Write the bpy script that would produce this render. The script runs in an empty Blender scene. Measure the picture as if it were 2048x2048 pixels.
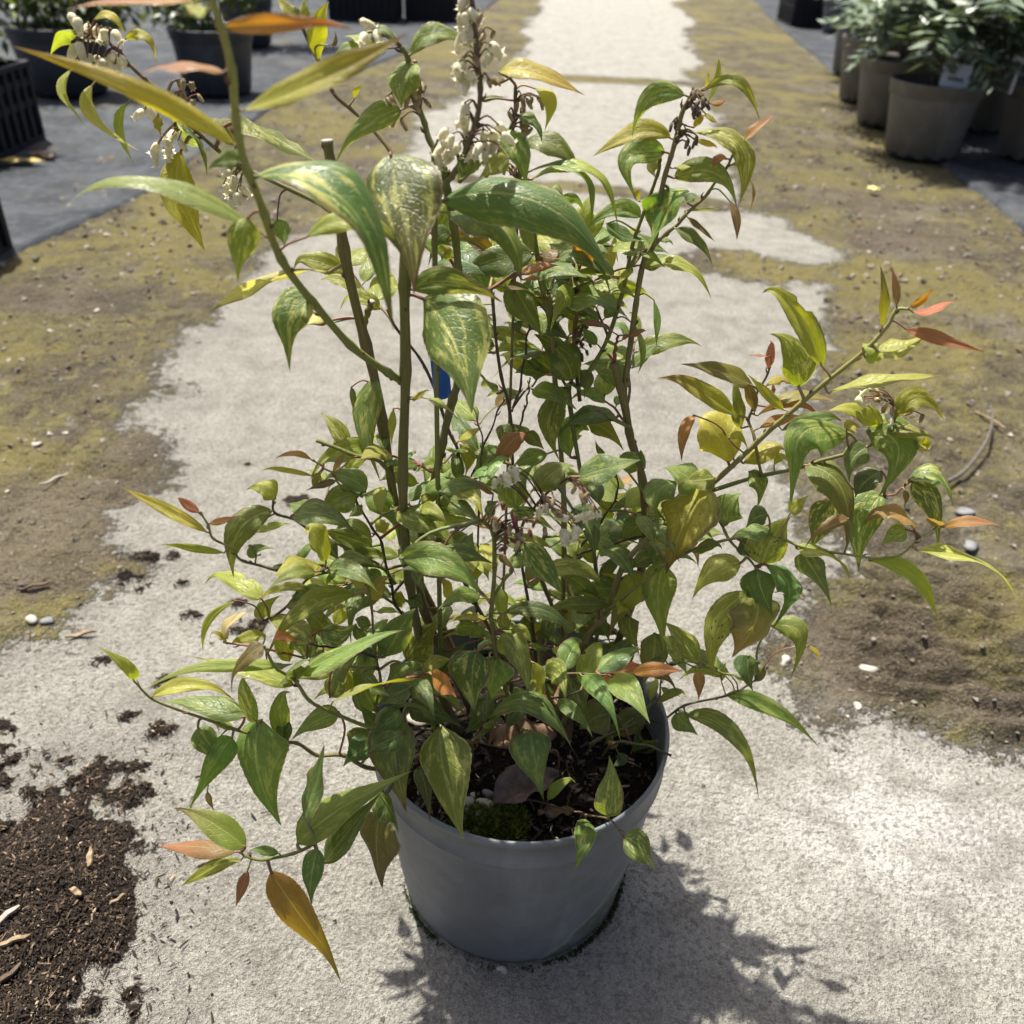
import bpy, bmesh, math, random
import numpy as np
from mathutils import Vector, Matrix

random.seed(7); np.random.seed(7)
S = bpy.context.scene
COL = S.collection
rad = math.radians

# ------------------------------------------------------------------ camera
FPX = 1800.0                                   # focal length for a 2048 px wide frame
PITCH, ROLL = rad(34.1), rad(2.5)
CAM = np.array([-0.015, -0.551, 0.796])
_f = np.array([0, math.cos(PITCH), -math.sin(PITCH)]); _r = np.array([1., 0, 0]); _u = np.cross(_r, _f)
RR = _r*math.cos(ROLL) + _u*math.sin(ROLL); UU = -_r*math.sin(ROLL) + _u*math.cos(ROLL)
cd = bpy.data.cameras.new('camera'); cam = bpy.data.objects.new('camera', cd); COL.objects.link(cam)
cd.sensor_width = 36.0; cd.lens = FPX/2048*36; cd.clip_start = 0.02; cd.clip_end = 400
cam.matrix_world = Matrix(((RR[0], UU[0], -_f[0], CAM[0]), (RR[1], UU[1], -_f[1], CAM[1]), (RR[2], UU[2], -_f[2], CAM[2]), (0, 0, 0, 1)))
cd.dof.use_dof = True; cd.dof.focus_distance = 0.66; cd.dof.aperture_fstop = 8.0; cd.dof.aperture_blades = 0
S.camera = cam

# ------------------------------------------------------------------ sky, sun, exposure
SUN_EL, SUN_AZ = rad(67), rad(-36)             # azimuth from +Y towards +X
w = bpy.data.worlds.new('World'); S.world = w; w.use_nodes = True
nt = w.node_tree; bg = nt.nodes['Background']
sky = nt.nodes.new('ShaderNodeTexSky'); sky.sky_type = 'NISHITA'; sky.sun_disc = False
sky.sun_elevation = SUN_EL; sky.sun_rotation = SUN_AZ % (2*math.pi); sky.air_density = 0.7; sky.dust_density = 5.0; sky.ozone_density = 0.4
nt.links.new(sky.outputs[0], bg.inputs[0]); bg.inputs[1].default_value = 0.09
sd = bpy.data.lights.new('sun', 'SUN'); sun = bpy.data.objects.new('sun', sd); COL.objects.link(sun)
sd.energy = 5.0; sd.angle = rad(0.8); sd.color = (1.0, 0.968, 0.88)
sdir = Vector((-math.sin(SUN_AZ)*math.cos(SUN_EL), -math.cos(SUN_AZ)*math.cos(SUN_EL), -math.sin(SUN_EL)))
sun.rotation_euler = sdir.to_track_quat('-Z', 'Y').to_euler(); sun.location = (-2, 4, 6)
vs = S.view_settings; vs.view_transform = 'Standard'; vs.look = 'None'; vs.gamma = 1; vs.exposure = 1.14; vs.use_curve_mapping = False
S.cycles.max_bounces = 8; S.cycles.use_denoising = True

# ------------------------------------------------------------------ measuring helpers
def ray(u, v):
    d = _f + RR*(u-1024)/FPX - UU*(v-1024)/FPX
    return d/np.linalg.norm(d)
def on_z(u, v, z=0.0):
    d = ray(u, v); return CAM + d*((z-CAM[2])/d[2])
def on_y(u, v, y):
    d = ray(u, v); return CAM + d*((y-CAM[1])/d[1])
def proj(P):
    d = np.asarray(P, float)-CAM; z = d@_f
    return np.stack([1024+FPX*(d@RR)/z, 1024-FPX*(d@UU)/z], -1)
TILE = dict(W=(0, 0, 1.06), A=(0, 0, .3623), B=(600, 0, .3623), C=(1100, 100, .2588), D=(200, 900, .3106), E=(700, 600, .3106),
            F=(1250, 500, .4141), H=(700, 1100, .3623), I=(250, 1350, .3106), J=(1300, 1100, .4908), K=(980, 1180, .2070), L=(700, 1250, .1553))
def px(t, u, v):
    o = TILE[t]; return o[0]+u*o[2], o[1]+v*o[2]

# ------------------------------------------------------------------ object helpers
def new_obj(name, me, parent=None, loc=(0, 0, 0)):
    o = bpy.data.objects.new(name, me); COL.objects.link(o); o.location = loc
    if parent is not None: o.parent = parent
    return o
def tag(o, label=None, cat=None, group=None, kind=None):
    if label: o['label'] = label
    if cat: o['category'] = cat
    if group: o['group'] = group
    if kind: o['kind'] = kind
    return o
def thing(name, label, cat, loc=(0, 0, 0), rz=0, group=None):
    o = new_obj(name, None, None, loc); o.rotation_euler = (0, 0, rz); o.empty_display_size = 0.05
    return tag(o, label, cat, group)
def mesh(name, V, F, mats=(), fm=None, smooth=True):
    me = bpy.data.meshes.new(name); me.from_pydata([tuple(map(float, v)) for v in V], [], F)
    for m in mats: me.materials.append(m)
    if fm is not None: me.polygons.foreach_set('material_index', fm)
    me.polygons.foreach_set('use_smooth', [smooth]*len(me.polygons)); me.update()
    return me
def fmesh(name, V, Q, mat, smooth=True):
    """fast mesh from numpy verts and quads/tris"""
    V = np.asarray(V, np.float32); Q = np.asarray(Q, np.int32); k = Q.shape[1]
    me = bpy.data.meshes.new(name); me.vertices.add(len(V)); me.vertices.foreach_set('co', V.ravel())
    me.loops.add(Q.size); me.loops.foreach_set('vertex_index', Q.ravel())
    me.polygons.add(len(Q)); me.polygons.foreach_set('loop_start', np.arange(0, Q.size, k, dtype=np.int32))
    me.polygons.foreach_set('loop_total', np.full(len(Q), k, np.int32)); me.polygons.foreach_set('use_smooth', np.full(len(Q), smooth))
    me.materials.append(mat); me.update(calc_edges=True); me.validate()
    return me
def fattr(me, name, arr):
    a = me.attributes.new(name, 'FLOAT', 'POINT'); a.data.foreach_set('value', np.asarray(arr, np.float32).ravel())
def cattr(me, name, arr):
    a = me.attributes.new(name, 'FLOAT_COLOR', 'POINT'); a.data.foreach_set('color', np.asarray(arr, np.float32).ravel())
def catmull(P, n=6):
    P = np.asarray(P, float)
    if len(P) < 3: 
        t = np.linspace(0, 1, n+1)[:, None]; return P[0]*(1-t)+P[-1]*t
    Q = np.vstack([2*P[0]-P[1], P, 2*P[-1]-P[-2]]); out = []
    for i in range(1, len(Q)-2):
        a, b, c, d = Q[i-1], Q[i], Q[i+1], Q[i+2]
        for t in np.linspace(0, 1, n, endpoint=False):
            out.append(.5*((2*b)+(-a+c)*t+(2*a-5*b+4*c-d)*t*t+(-a+3*b-3*c+d)*t**3))
    out.append(P[-1]); return np.array(out)
def tube(path, radii, seg=8, caps=True):
    path = np.asarray(path, float); n = len(path); radii = np.broadcast_to(radii, (n,))
    T = np.gradient(path, axis=0); T /= np.linalg.norm(T, axis=1)[:, None]+1e-12
    a = np.array([0, 0, 1.]) if abs(T[0][2]) < .9 else np.array([1., 0, 0])
    N = np.cross(T[0], a); N /= np.linalg.norm(N); V = []; F = []
    ang = np.linspace(0, 2*math.pi, seg, endpoint=False)
    for i in range(n):
        N = N-T[i]*(N@T[i]); N /= np.linalg.norm(N)+1e-12; B = np.cross(T[i], N)
        for q in ang: V.append(path[i]+radii[i]*(math.cos(q)*N+math.sin(q)*B))
    for i in range(n-1):
        for k in range(seg):
            F.append((i*seg+k, i*seg+(k+1) % seg, (i+1)*seg+(k+1) % seg, (i+1)*seg+k))
    if caps: F.append(tuple(range(seg-1, -1, -1))); F.append(tuple((n-1)*seg+k for k in range(seg)))
    return V, F
class MB:
    def __init__(s): s.V = []; s.F = []; s.M = []
    def add(s, V, F, m=0):
        o = len(s.V); s.V += [tuple(v) for v in V]; s.F += [tuple(i+o for i in f) for f in F]; s.M += [m]*len(F); return s
    def box(s, c, d, m=0, rz=0, bev=0.0):
        bm = bmesh.new(); bmesh.ops.create_cube(bm, size=1)
        for v in bm.verts: v.co = Vector((v.co.x*d[0], v.co.y*d[1], v.co.z*d[2]))
        if bev > 0: bmesh.ops.bevel(bm, geom=bm.edges[:], offset=bev, segments=2, profile=.6, affect='EDGES')
        M = Matrix.Translation(c) @ Matrix.Rotation(rz, 4, 'Z'); bm.transform(M); bm.verts.index_update()
        s.add([tuple(v.co) for v in bm.verts], [[v.index for v in f.verts] for f in bm.faces], m); bm.free(); return s
    def tube(s, path, r, seg=8, m=0): V, F = tube(path, r, seg); return s.add(V, F, m)
    def lathe(s, prof, seg=48, m=0, close=False):
        V = []; F = []; n = len(prof)
        for (r, z) in prof:
            for k in range(seg):
                a = 2*math.pi*k/seg; V.append((r*math.cos(a), r*math.sin(a), z))
        for i in range(n-1):
            for k in range(seg): F.append((i*seg+k, i*seg+(k+1) % seg, (i+1)*seg+(k+1) % seg, (i+1)*seg+k))
        if close: F.append(tuple(range(seg-1, -1, -1))); F.append(tuple((n-1)*seg+k for k in range(seg)))
        return s.add(V, F, m)
    def build(s, name, mats, parent=None, loc=(0, 0, 0), smooth=True):
        mats = mats if isinstance(mats, (list, tuple)) else [mats]
        return new_obj(name, mesh(name, s.V, s.F, mats, s.M, smooth), parent, loc)
    def mesh(s, name, mats, smooth=True):
        mats = mats if isinstance(mats, (list, tuple)) else [mats]
        return mesh(name, s.V, s.F, mats, s.M, smooth)

# numpy noise ------------------------------------------------------
_perm = np.random.RandomState(3).rand(256, 256).astype(np.float32)
def vnoise(x, y):
    xi = np.floor(x).astype(int); yi = np.floor(y).astype(int); fx = x-xi; fy = y-yi
    fx = fx*fx*(3-2*fx); fy = fy*fy*(3-2*fy); g = lambda a, b: _perm[a % 256, b % 256]
    return (g(xi, yi)*(1-fx)+g(xi+1, yi)*fx)*(1-fy)+(g(xi, yi+1)*(1-fx)+g(xi+1, yi+1)*fx)*fy
def fbm(x, y, o=4):
    s = 0; a = .5; t = 0
    for i in range(o): s = s+a*vnoise(x*2**i+17.3*i, y*2**i+9.1*i); t += a; a *= .5
    return s/t
def sstep(a, b, x): t = np.clip((x-a)/(b-a), 0, 1); return t*t*(3-2*t)

# ------------------------------------------------------------------ materials
class NT:
    def __init__(s, name):
        s.m = bpy.data.materials.new(name); s.m.use_nodes = True; s.t = s.m.node_tree; s.b = s.t.nodes['Principled BSDF']; s.out = s.t.nodes['Material Output']
    def n(s, kind, **k):
        nd = s.t.nodes.new('ShaderNode'+kind)
        for a, b in k.items(): setattr(nd, a, b)
        return nd
    def link(s, a, b): s.t.links.new(a, b)
    def put(s, sock, val):
        if isinstance(val, (int, float, tuple, list)):
            sock.default_value = (tuple(val)+(1,))[:4] if isinstance(val, (tuple, list)) and sock.type == 'RGBA' else val
        else: s.link(val, sock)
    def math(s, op, a, b=0.0, c=None, clamp=False):
        nd = s.n('Math', operation=op, use_clamp=clamp); s.put(nd.inputs[0], a); s.put(nd.inputs[1], b)
        if c is not None: s.put(nd.inputs[2], c)
        return nd.outputs[0]
    def mix(s, f, a, b, blend='MIX'):
        nd = s.n('Mix', data_type='RGBA', blend_type=blend); s.put(nd.inputs[0], f); s.put(nd.inputs[6], a); s.put(nd.inputs[7], b); return nd.outputs[2]
    def noise(s, scale, detail=4, rough=.55, vec=None, dist=0.0, dim='3D'):
        nd = s.n('TexNoise', noise_dimensions=dim); nd.inputs['Scale'].default_value = scale; nd.inputs['Detail'].default_value = detail
        nd.inputs['Roughness'].default_value = rough; nd.inputs['Distortion'].default_value = dist
        if vec is not None: s.link(vec, nd.inputs['Vector'])
        return nd.outputs['Fac']
    def voro(s, scale, vec=None, feature='F1', out='Distance', rnd=1.0):
        nd = s.n('TexVoronoi', feature=feature); nd.inputs['Scale'].default_value = scale; nd.inputs['Randomness'].default_value = rnd
        if vec is not None: s.link(vec, nd.inputs['Vector'])
        return nd.outputs[out]
    def ramp(s, f, stops):
        nd = s.n('ValToRGB'); e = nd.color_ramp.elements
        while len(e) > 1: e.remove(e[-1])
        for i, (p, c) in enumerate(stops):
            q = e[0] if i == 0 else e.new(p); q.position = p
            q.color = (c, c, c, 1) if isinstance(c, (int, float)) else tuple(c)+(1,)
        s.link(f, nd.inputs[0]); return nd.outputs[0]
    def sm(s, f, a, b):
        nd = s.n('MapRange', interpolation_type='SMOOTHSTEP', clamp=True); s.put(nd.inputs[0], f); nd.inputs[1].default_value = a; nd.inputs[2].default_value = b; return nd.outputs[0]
    def coord(s, which='Object'): return s.n('TexCoord').outputs[which]
    def pos(s): return s.n('NewGeometry').outputs['Position']
    def attr(s, name, out='Fac'): return s.n('Attribute', attribute_name=name).outputs[out]
    def bump(s, h, strength=.5, dist=.01, nrm=None):
        nd = s.n('Bump'); nd.inputs['Strength'].default_value = strength; nd.inputs['Distance'].default_value = dist; s.link(h, nd.inputs['Height'])
        if nrm is not None: s.link(nrm, nd.inputs['Normal'])
        return nd.outputs[0]
    def set(s, **k):
        names = dict(col='Base Color', rough='Roughness', spec='Specular IOR Level', nrm='Normal', metal='Metallic')
        for a, b in k.items(): s.put(s.b.inputs[names[a]], b)
        return s
# ---- ground --------------------------------------------------------------------
def ground_mat():
    n = NT('ground_mix'); P = n.pos()
    mud = n.attr('mud'); moss = n.attr('moss'); comp = n.attr('compost'); pale = n.attr('pale'); stain = n.attr('stain')
    n6 = n.noise(6, 5, .6, P); n22 = n.noise(22, 5, .6, P); n70 = n.noise(70, 4, .6, P); n260 = n.noise(260, 3, .65, P); n700 = n.noise(700, 2, .6, P)
    # concrete
    n120 = n.noise(150, 4, .7, P); pit = n.voro(240, P)
    c = n.mix(n.sm(n22, .3, .7), (.192, .184, .158), (.31, .299, .262))
    c = n.mix(n.math('MULTIPLY', n.sm(n6, .35, .7), .5), c, (.40, .386, .335))
    c = n.mix(n.math('MULTIPLY', pale, n.sm(n22, .25, .6)), c, (.52, .512, .475))
    c = n.mix(n.math('MULTIPLY', n.sm(n120, .49, .63), .68), c, (.13, .112, .092))
    c = n.mix(n.math('MULTIPLY', n.sm(n120, .46, .30), .3), c, (.485, .468, .405))
    c = n.mix(n.math('MULTIPLY', n.sm(n.math('ADD', pit, n.math('MULTIPLY', n70, .5)), .38, .25), .72), c, (.08, .068, .056))
    c = n.mix(n.math('MULTIPLY', n.math('MULTIPLY', stain, n.sm(n70, .35, .6)), .75), c, (.20, .185, .165))
    c = n.mix(n.math('MULTIPLY', n.sm(n260, .5, .78), .55), c, (.14, .12, .10))
    c = n.mix(n.math('MULTIPLY', n.sm(n700, .52, .75), .6), c, (.50, .47, .42))
    c = n.mix(n.math('MULTIPLY', n.sm(n700, .48, .28), .55), c, (.12, .105, .09))
    # moss and trodden soil
    m = n.mix(n.sm(n.noise(4, 5, .65, P), .36, .64), (.072, .06, .042), (.135, .116, .048))
    m = n.mix(n.math('MULTIPLY', n.sm(n22, .5, .72), .7), m, (.235, .21, .07))
    m = n.mix(n.math('MULTIPLY', n.sm(n.noise(3, 5, .7, P, .5), .5, .66), .7), m, (.165, .148, .12))
    m = n.mix(n.math('MULTIPLY', n.sm(n.noise(11, 6, .7, P, .8), .50, .62), .85), m, (.048, .038, .027))
    m = n.mix(n.math('MULTIPLY', n.sm(n.noise(8, 6, .72, P, .5), .58, .68), .5), m, (.22, .20, .165))
    m = n.mix(n.math('MULTIPLY', n.sm(n.noise(1.7, 4, .6, P, .8), .48, .60), .6), m, (.19, .16, .045))
    m = n.mix(n.math('MULTIPLY', n.sm(n.math('ADD', mud, n.math('MULTIPLY', n.math('SUBTRACT', n22, .5), .9)), .35, .65), .8), m, n.mix(n.sm(n6, .4, .6), (.075, .058, .042), (.125, .10, .075)))
    m = n.mix(n.math('MULTIPLY', n.sm(n70, .42, .25), .85), m, (.055, .042, .028))
    m = n.mix(n.math('MULTIPLY', n.sm(n260, .52, .72), .7), m, (.26, .23, .165))
    m = n.mix(n.math('MULTIPLY', n.sm(n260, .42, .25), .7), m, (.05, .04, .022))
    mk = n.sm(n.math('ADD', moss, n.math('ADD', n.math('MULTIPLY', n.math('SUBTRACT', n70, .5), 1.0), n.math('ADD', n.math('MULTIPLY', n.math('SUBTRACT', n260, .5), .8), n.math('MULTIPLY', n.math('SUBTRACT', n22, .5), .8)))), .38, .62)
    # compost
    k = n.mix(n.sm(n70, .35, .7), (.008, .0055, .004), (.026, .018, .013)); k = n.mix(n.math('MULTIPLY', n.sm(n260, .55, .7), .6), k, (.10, .07, .05))
    kk = n.sm(n.math('ADD', comp, n.math('ADD', n.math('MULTIPLY', n.math('SUBTRACT', n70, .5), 1.0), n.math('MULTIPLY', n.math('SUBTRACT', n22, .5), .6))), .46, .56)
    col = n.mix(kk, n.mix(mk, c, m), k)
    h = n.math('ADD', n.math('ADD', n.math('MULTIPLY', n260, .55), n.math('MULTIPLY', n700, .35)), n.math('MULTIPLY', n120, -1.1))
    h = n.math('ADD', h, n.math('MULTIPLY', n.math('MULTIPLY', n70, mk), 2.2))
    n.set(col=col, rough=.93, spec=.2, nrm=n.bump(h, 1.0, .010))
    return n.m

def poly_sd(X, Y, P):
    """signed distance, positive inside"""
    P = np.asarray(P); d = np.full(X.shape, 1e9); ins = np.zeros(X.shape, bool)
    for i in range(len(P)):
        a = P[i]; b = P[(i+1) % len(P)]; e = b-a; t = np.clip(((X-a[0])*e[0]+(Y-a[1])*e[1])/(e@e+1e-12), 0, 1)
        d = np.minimum(d, np.hypot(X-a[0]-t*e[0], Y-a[1]-t*e[1]))
        if a[1] != b[1]:
            c = ((a[1] > Y) != (b[1] > Y)) & (X < (b[0]-a[0])*(Y-a[1])/(b[1]-a[1])+a[0]); ins ^= c
    return np.where(ins, d, -d)
def gp(L): return [tuple(on_z(u, v)[:2]) for u, v in L]
left_edge = [(-1.2, -2.0), (-0.75, -0.6), (-0.62, .05)] + gp([(0, 1318), (110, 1290), (186, 1283), (195, 1221), (232, 1183), (290, 1159), (306, 1146), (232, 1096), (224, 1080), (265, 1043), (257, 1014), (315, 985), (352, 947),
    (340, 914), (348, 864), (236, 852), (265, 819), (344, 782), (298, 724), (373, 657), (420, 637), (466, 594), (551, 509), (620, 470), (720, 420), (800, 330), (853, 235), (883, 214), (1000, 150), (1030, 118), (1060, 80), (1050, 47), (1082, 22), (1075, 0)]) + [(.25, 16), (1.2, 60)]
right_edge = [(4.0, 60), (2.0, 16)] + gp([(1375, 0), (1340, 6), (1393, 37), (1376, 75), (1393, 108), (1409, 124), (1368, 141), (1368, 157), (1417, 207), (1470, 290), (1480, 370), (1500, 425), (1560, 440), (1640, 480), (1672, 505), (1655, 535),
    (1600, 528), (1500, 505), (1440, 498), (1385, 495), (1365, 520), (1400, 545), (1480, 562), (1560, 570), (1640, 572), (1668, 600), (1672, 690), (1640, 760), (1590, 850), (1560, 950), (1600, 1060), (1720, 1115), (1600, 1165), (1550, 1230), (1505, 1290),
    (1516, 1316), (1565, 1375), (1634, 1439), (1722, 1463), (1835, 1488), (1953, 1512), (2048, 1542)]) + [(.75, .08), (1.2, -.6), (1.6, -2.0)]
CONC = left_edge+right_edge
COMP = gp([(0, 1650), (43, 1630), (116, 1590), (186, 1563), (267, 1640), (279, 1687), (294, 1757), (279, 1788), (267, 1842), (271, 1861), (248, 1920), (194, 1935), (217, 1966), (209, 2047)])+[(-.36, -.45), (-.9, -.5), (-.7, .02)]
SCAT = gp([(0, 1420), (90, 1480), (240, 1490), (365, 1500), (360, 1560), (300, 1640), (295, 1780), (240, 1930), (420, 2010), (420, 2047)])+[(-.2, -.4), (-.9, -.5), (-.8, .1)]
seam = [np.array(gp([(900, 352), (1010, 366), (1150, 372), (1290, 392), (1420, 410)])), np.array(gp([(1010, 150), (1150, 158), (1260, 163), (1330, 166), (1400, 168)]))]
GX = np.concatenate([[-60, -35, -20, -12, -8], np.arange(-6, -2, .12), np.arange(-2, -.8, .022), np.arange(-.8, .8, .0055), np.arange(.8, 2.2, .022), np.arange(2.2, 7, .12), [8, 12, 20, 35, 60]])
GY = np.concatenate([[-60, -30, -15, -8, -4, -2.5], np.arange(-1.6, -.4, .1), np.arange(-.4, 1.0, .0055), np.arange(1.0, 2.4, .012), np.arange(2.4, 5, .03), np.arange(5, 14, .12), [15, 18, 24, 35, 60, 100]])
X, Y = np.meshgrid(GX, GY)
wob = (fbm(X*9, Y*9, 4)-.5)*.09 + (fbm(X*2.2+5, Y*2.2, 3)-.5)*.06
sdc = poly_sd(X, Y, CONC); moss = 1-sstep(-.10, .095, sdc+wob*np.clip(.8+Y*.3, .8, 2.4)+(fbm(X*40, Y*40, 3)-.5)*.06)
for q, wd in zip(seam, (.075, .12)):
    dd = np.full(X.shape, 9.)
    for a, b in zip(q[:-1], q[1:]):
        e = b-a; t = np.clip(((X-a[0])*e[0]+(Y-a[1])*e[1])/(e@e), 0, 1); dd = np.minimum(dd, np.hypot(X-a[0]-t*e[0], Y-a[1]-t*e[1]))
    moss = np.maximum(moss, .75*(1-sstep(wd*.4, wd*1.3, dd+wob)))
sdk = poly_sd(X, Y, COMP); comp = sstep(-.03, .03, sdk-.008+(fbm(X*25, Y*25, 4)-.5)*.10)
comp = np.maximum(comp, .78*sstep(-.03, .03, poly_sd(X, Y, SCAT)+(fbm(X*12+3, Y*12, 3)-.5)*.12)*sstep(.40, .62, fbm(X*70, Y*70, 4)))
for (u, v, r) in [(293, 1117, .016), (345, 1112, .010), (252, 1160, .018), (283, 1178, .012), (374, 1165, .008), (390, 1230, .011), (500, 1262, .02), (330, 1357, .009), (327, 1460, .014), (590, 1002, .02), (262, 1430, .01), (480, 1205, .01), (498, 930, .006), (210, 1322, .013)]:
    q = on_z(u, v); rr = np.hypot((X-q[0])/1.35, Y-q[1]); comp = np.maximum(comp, .82*(1-sstep(r*.5, r*1.2, rr+(fbm(X*90, Y*90, 2)-.5)*r*1.6)))
pq = on_z(1800, 1650); pale = np.clip(1.1*np.exp(-(((X-pq[0])/.17)**2+((Y-pq[1])/.10)**2)), 0, 1)*sstep(.3, .6, fbm(X*7, Y*7, 3)+.12)
pale = np.maximum(pale, .3*sstep(1.2, 3.2, Y)*np.ones_like(X))
st = np.zeros_like(X)
for (u, v, a, b, s_) in [(1990, 1700, .06, .05, .9), (1950, 1640, .04, .03, .7), (1060, 2000, .09, .05, .9), (420, 660, .05, .05, .8), (380, 720, .06, .04, .6), (980, 1960, .1, .03, .7), (300, 700, .1, .1, .4), (1250, 1990, .12, .05, .5)]:
    q = on_z(u, v); st = np.maximum(st, s_*np.exp(-((X-q[0])/a)**2-((Y-q[1])/b)**2))
st = np.maximum(st, .8*sstep(-.16, .01, sdk+(fbm(X*15, Y*15, 4)-.5)*.12)); mud = np.zeros_like(X)
for (u, v, a, b, s_) in [(120, 1050, .25, .16, 1.), (60, 1150, .2, .08, .8), (300, 900, .12, .1, .7), (1750, 1300, .14, .12, 1.), (1900, 1200, .15, .1, .6), (1950, 1420, .12, .05, .7), (80, 600, .25, .12, .9), (1700, 400, .25, .3, .7), (700, 330, .3, .2, .6), (1800, 480, .3, .2, .7)]:
    q = on_z(u, v); mud = np.maximum(mud, s_*np.exp(-((X-q[0])/a)**2-((Y-q[1])/b)**2))
near = np.exp(-np.clip(np.hypot(X, Y-.3)-1.5, 0, 9))
ruts = 0.012*np.sin(Y*150+X*30+fbm(X*12, Y*12, 3)*9)*sstep(.38, .5, X)*(1-sstep(.62, .72, X))*sstep(.1, .2, Y)*(1-sstep(.45, .6, Y))
Z = -.0008+.0012*(fbm(X*80, Y*80, 3)-.5)*near + moss*(.003+(.026*(fbm(X*30, Y*30, 4)-.42)+.012*(fbm(X*7, Y*7, 3)-.5)+ruts)*(.25+.75*near)) + sstep(.4, .7, comp)*near*(.002+(.004+.026*fbm(X*40, Y*40, 3))*sstep(-.005, .09, sdk)+.005*fbm(X*120, Y*120, 2))
Z = np.where(np.hypot(X, Y) < .125, np.minimum(Z, -.0003), Z)
ny, nx = X.shape; idx = np.arange(nx*ny).reshape(ny, nx)
Q = np.stack([idx[:-1, :-1], idx[:-1, 1:], idx[1:, 1:], idx[1:, :-1]], -1).reshape(-1, 4)
GM = ground_mat()
gme = fmesh('ground', np.stack([X, Y, Z], -1).reshape(-1, 3), Q, GM)
for nm, a in (('moss', moss), ('compost', comp), ('pale', pale), ('stain', st), ('mud', mud)): fattr(gme, nm, a)
tag(new_obj('ground', gme), kind='structure')
def gz(x, y):
    i = np.clip(np.searchsorted(GX, x), 1, nx-1); j = np.clip(np.searchsorted(GY, y), 1, ny-1); a = (x-GX[i-1])/(GX[i]-GX[i-1]); b = (y-GY[j-1])/(GY[j]-GY[j-1])
    return (Z[j-1, i-1]*(1-a)+Z[j-1, i]*a)*(1-b)+(Z[j, i-1]*(1-a)+Z[j, i]*a)*b

# weed-control fabric sheets on both sides ------------------------------------------
def fabric_mat():
    n = NT('weed_fabric'); P = n.pos()
    wv = n.n('TexWave', wave_type='BANDS', bands_direction='X'); wv.inputs['Scale'].default_value = 90; n.link(P, wv.inputs['Vector'])
    wv2 = n.n('TexWave', wave_type='BANDS', bands_direction='Y'); wv2.inputs['Scale'].default_value = 90; n.link(P, wv2.inputs['Vector'])
    d = n.noise(5, 6, .65, P); d2 = n.noise(40, 4, .6, P)
    c = n.mix(n.sm(d, .35, .7), (.02, .0235, .029), (.055, .061, .07)); c = n.mix(n.math('MULTIPLY', n.sm(d2, .5, .75), .5), c, (.10, .102, .10))
    c = n.mix(n.math('MULTIPLY', n.sm(n.noise(2.3, 5, .7, P), .52, .68), .5), c, (.10, .09, .065))
    n.set(col=c, rough=.8, spec=.2, nrm=n.bump(n.math('ADD', n.math('ADD', wv.outputs['Fac'], wv2.outputs['Fac']), n.math('MULTIPLY', d, 6)), .4, .004)); return n.m
FM = fabric_mat()
def sheet(name, edge, side):
    V = []; F = []; ys = np.concatenate([np.arange(-3, 9, .06), np.arange(9, 30, .5)]); e = np.array(edge); W = np.concatenate([[0, .008, .03, .07], np.arange(.15, 6, .15), [8, 12, 20, 40]])
    for y in ys:
        x0 = np.interp(y, e[:, 1], e[:, 0])+.035*(float(fbm(np.array(y*3.+side), np.array(2.3), 3))-.5)
        for k, q in enumerate(W):
            x = x0+side*q; z = .0065+.016*(float(fbm(np.array(x*2.1), np.array(y*2.1), 3))-.35)+(.006 if 0 < k < 4 else 0)
            V.append((x, y, max(z, .005) if k else .001))
    m = len(W)
    for j in range(len(ys)-1):
        for k in range(m-1):
            a = j*m+k; q = (a, a+1, a+m+1, a+m); F.append(q if side > 0 else q[::-1])
    o = new_obj(name, mesh(name, V, F, [FM])); tag(o, kind='structure'); return o
sheet('weed_fabric_left', [(-2.2, -3), (-1.75, .2), (-1.55, .9), (-1.33, 1.62), (-1.2, 2.26), (-1.14, 3.93), (-.85, 5.3), (-.6, 6.4), (-.4, 9), (.3, 16), (1.5, 30)], -1)
sheet('weed_fabric_right', [(1.5, -3), (1.45, .2), (1.5, 1.6), (1.55, 2.34), (1.6, 3.12), (1.75, 4.6), (2.03, 7.77), (2.5, 12), (4, 30)], 1)

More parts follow.
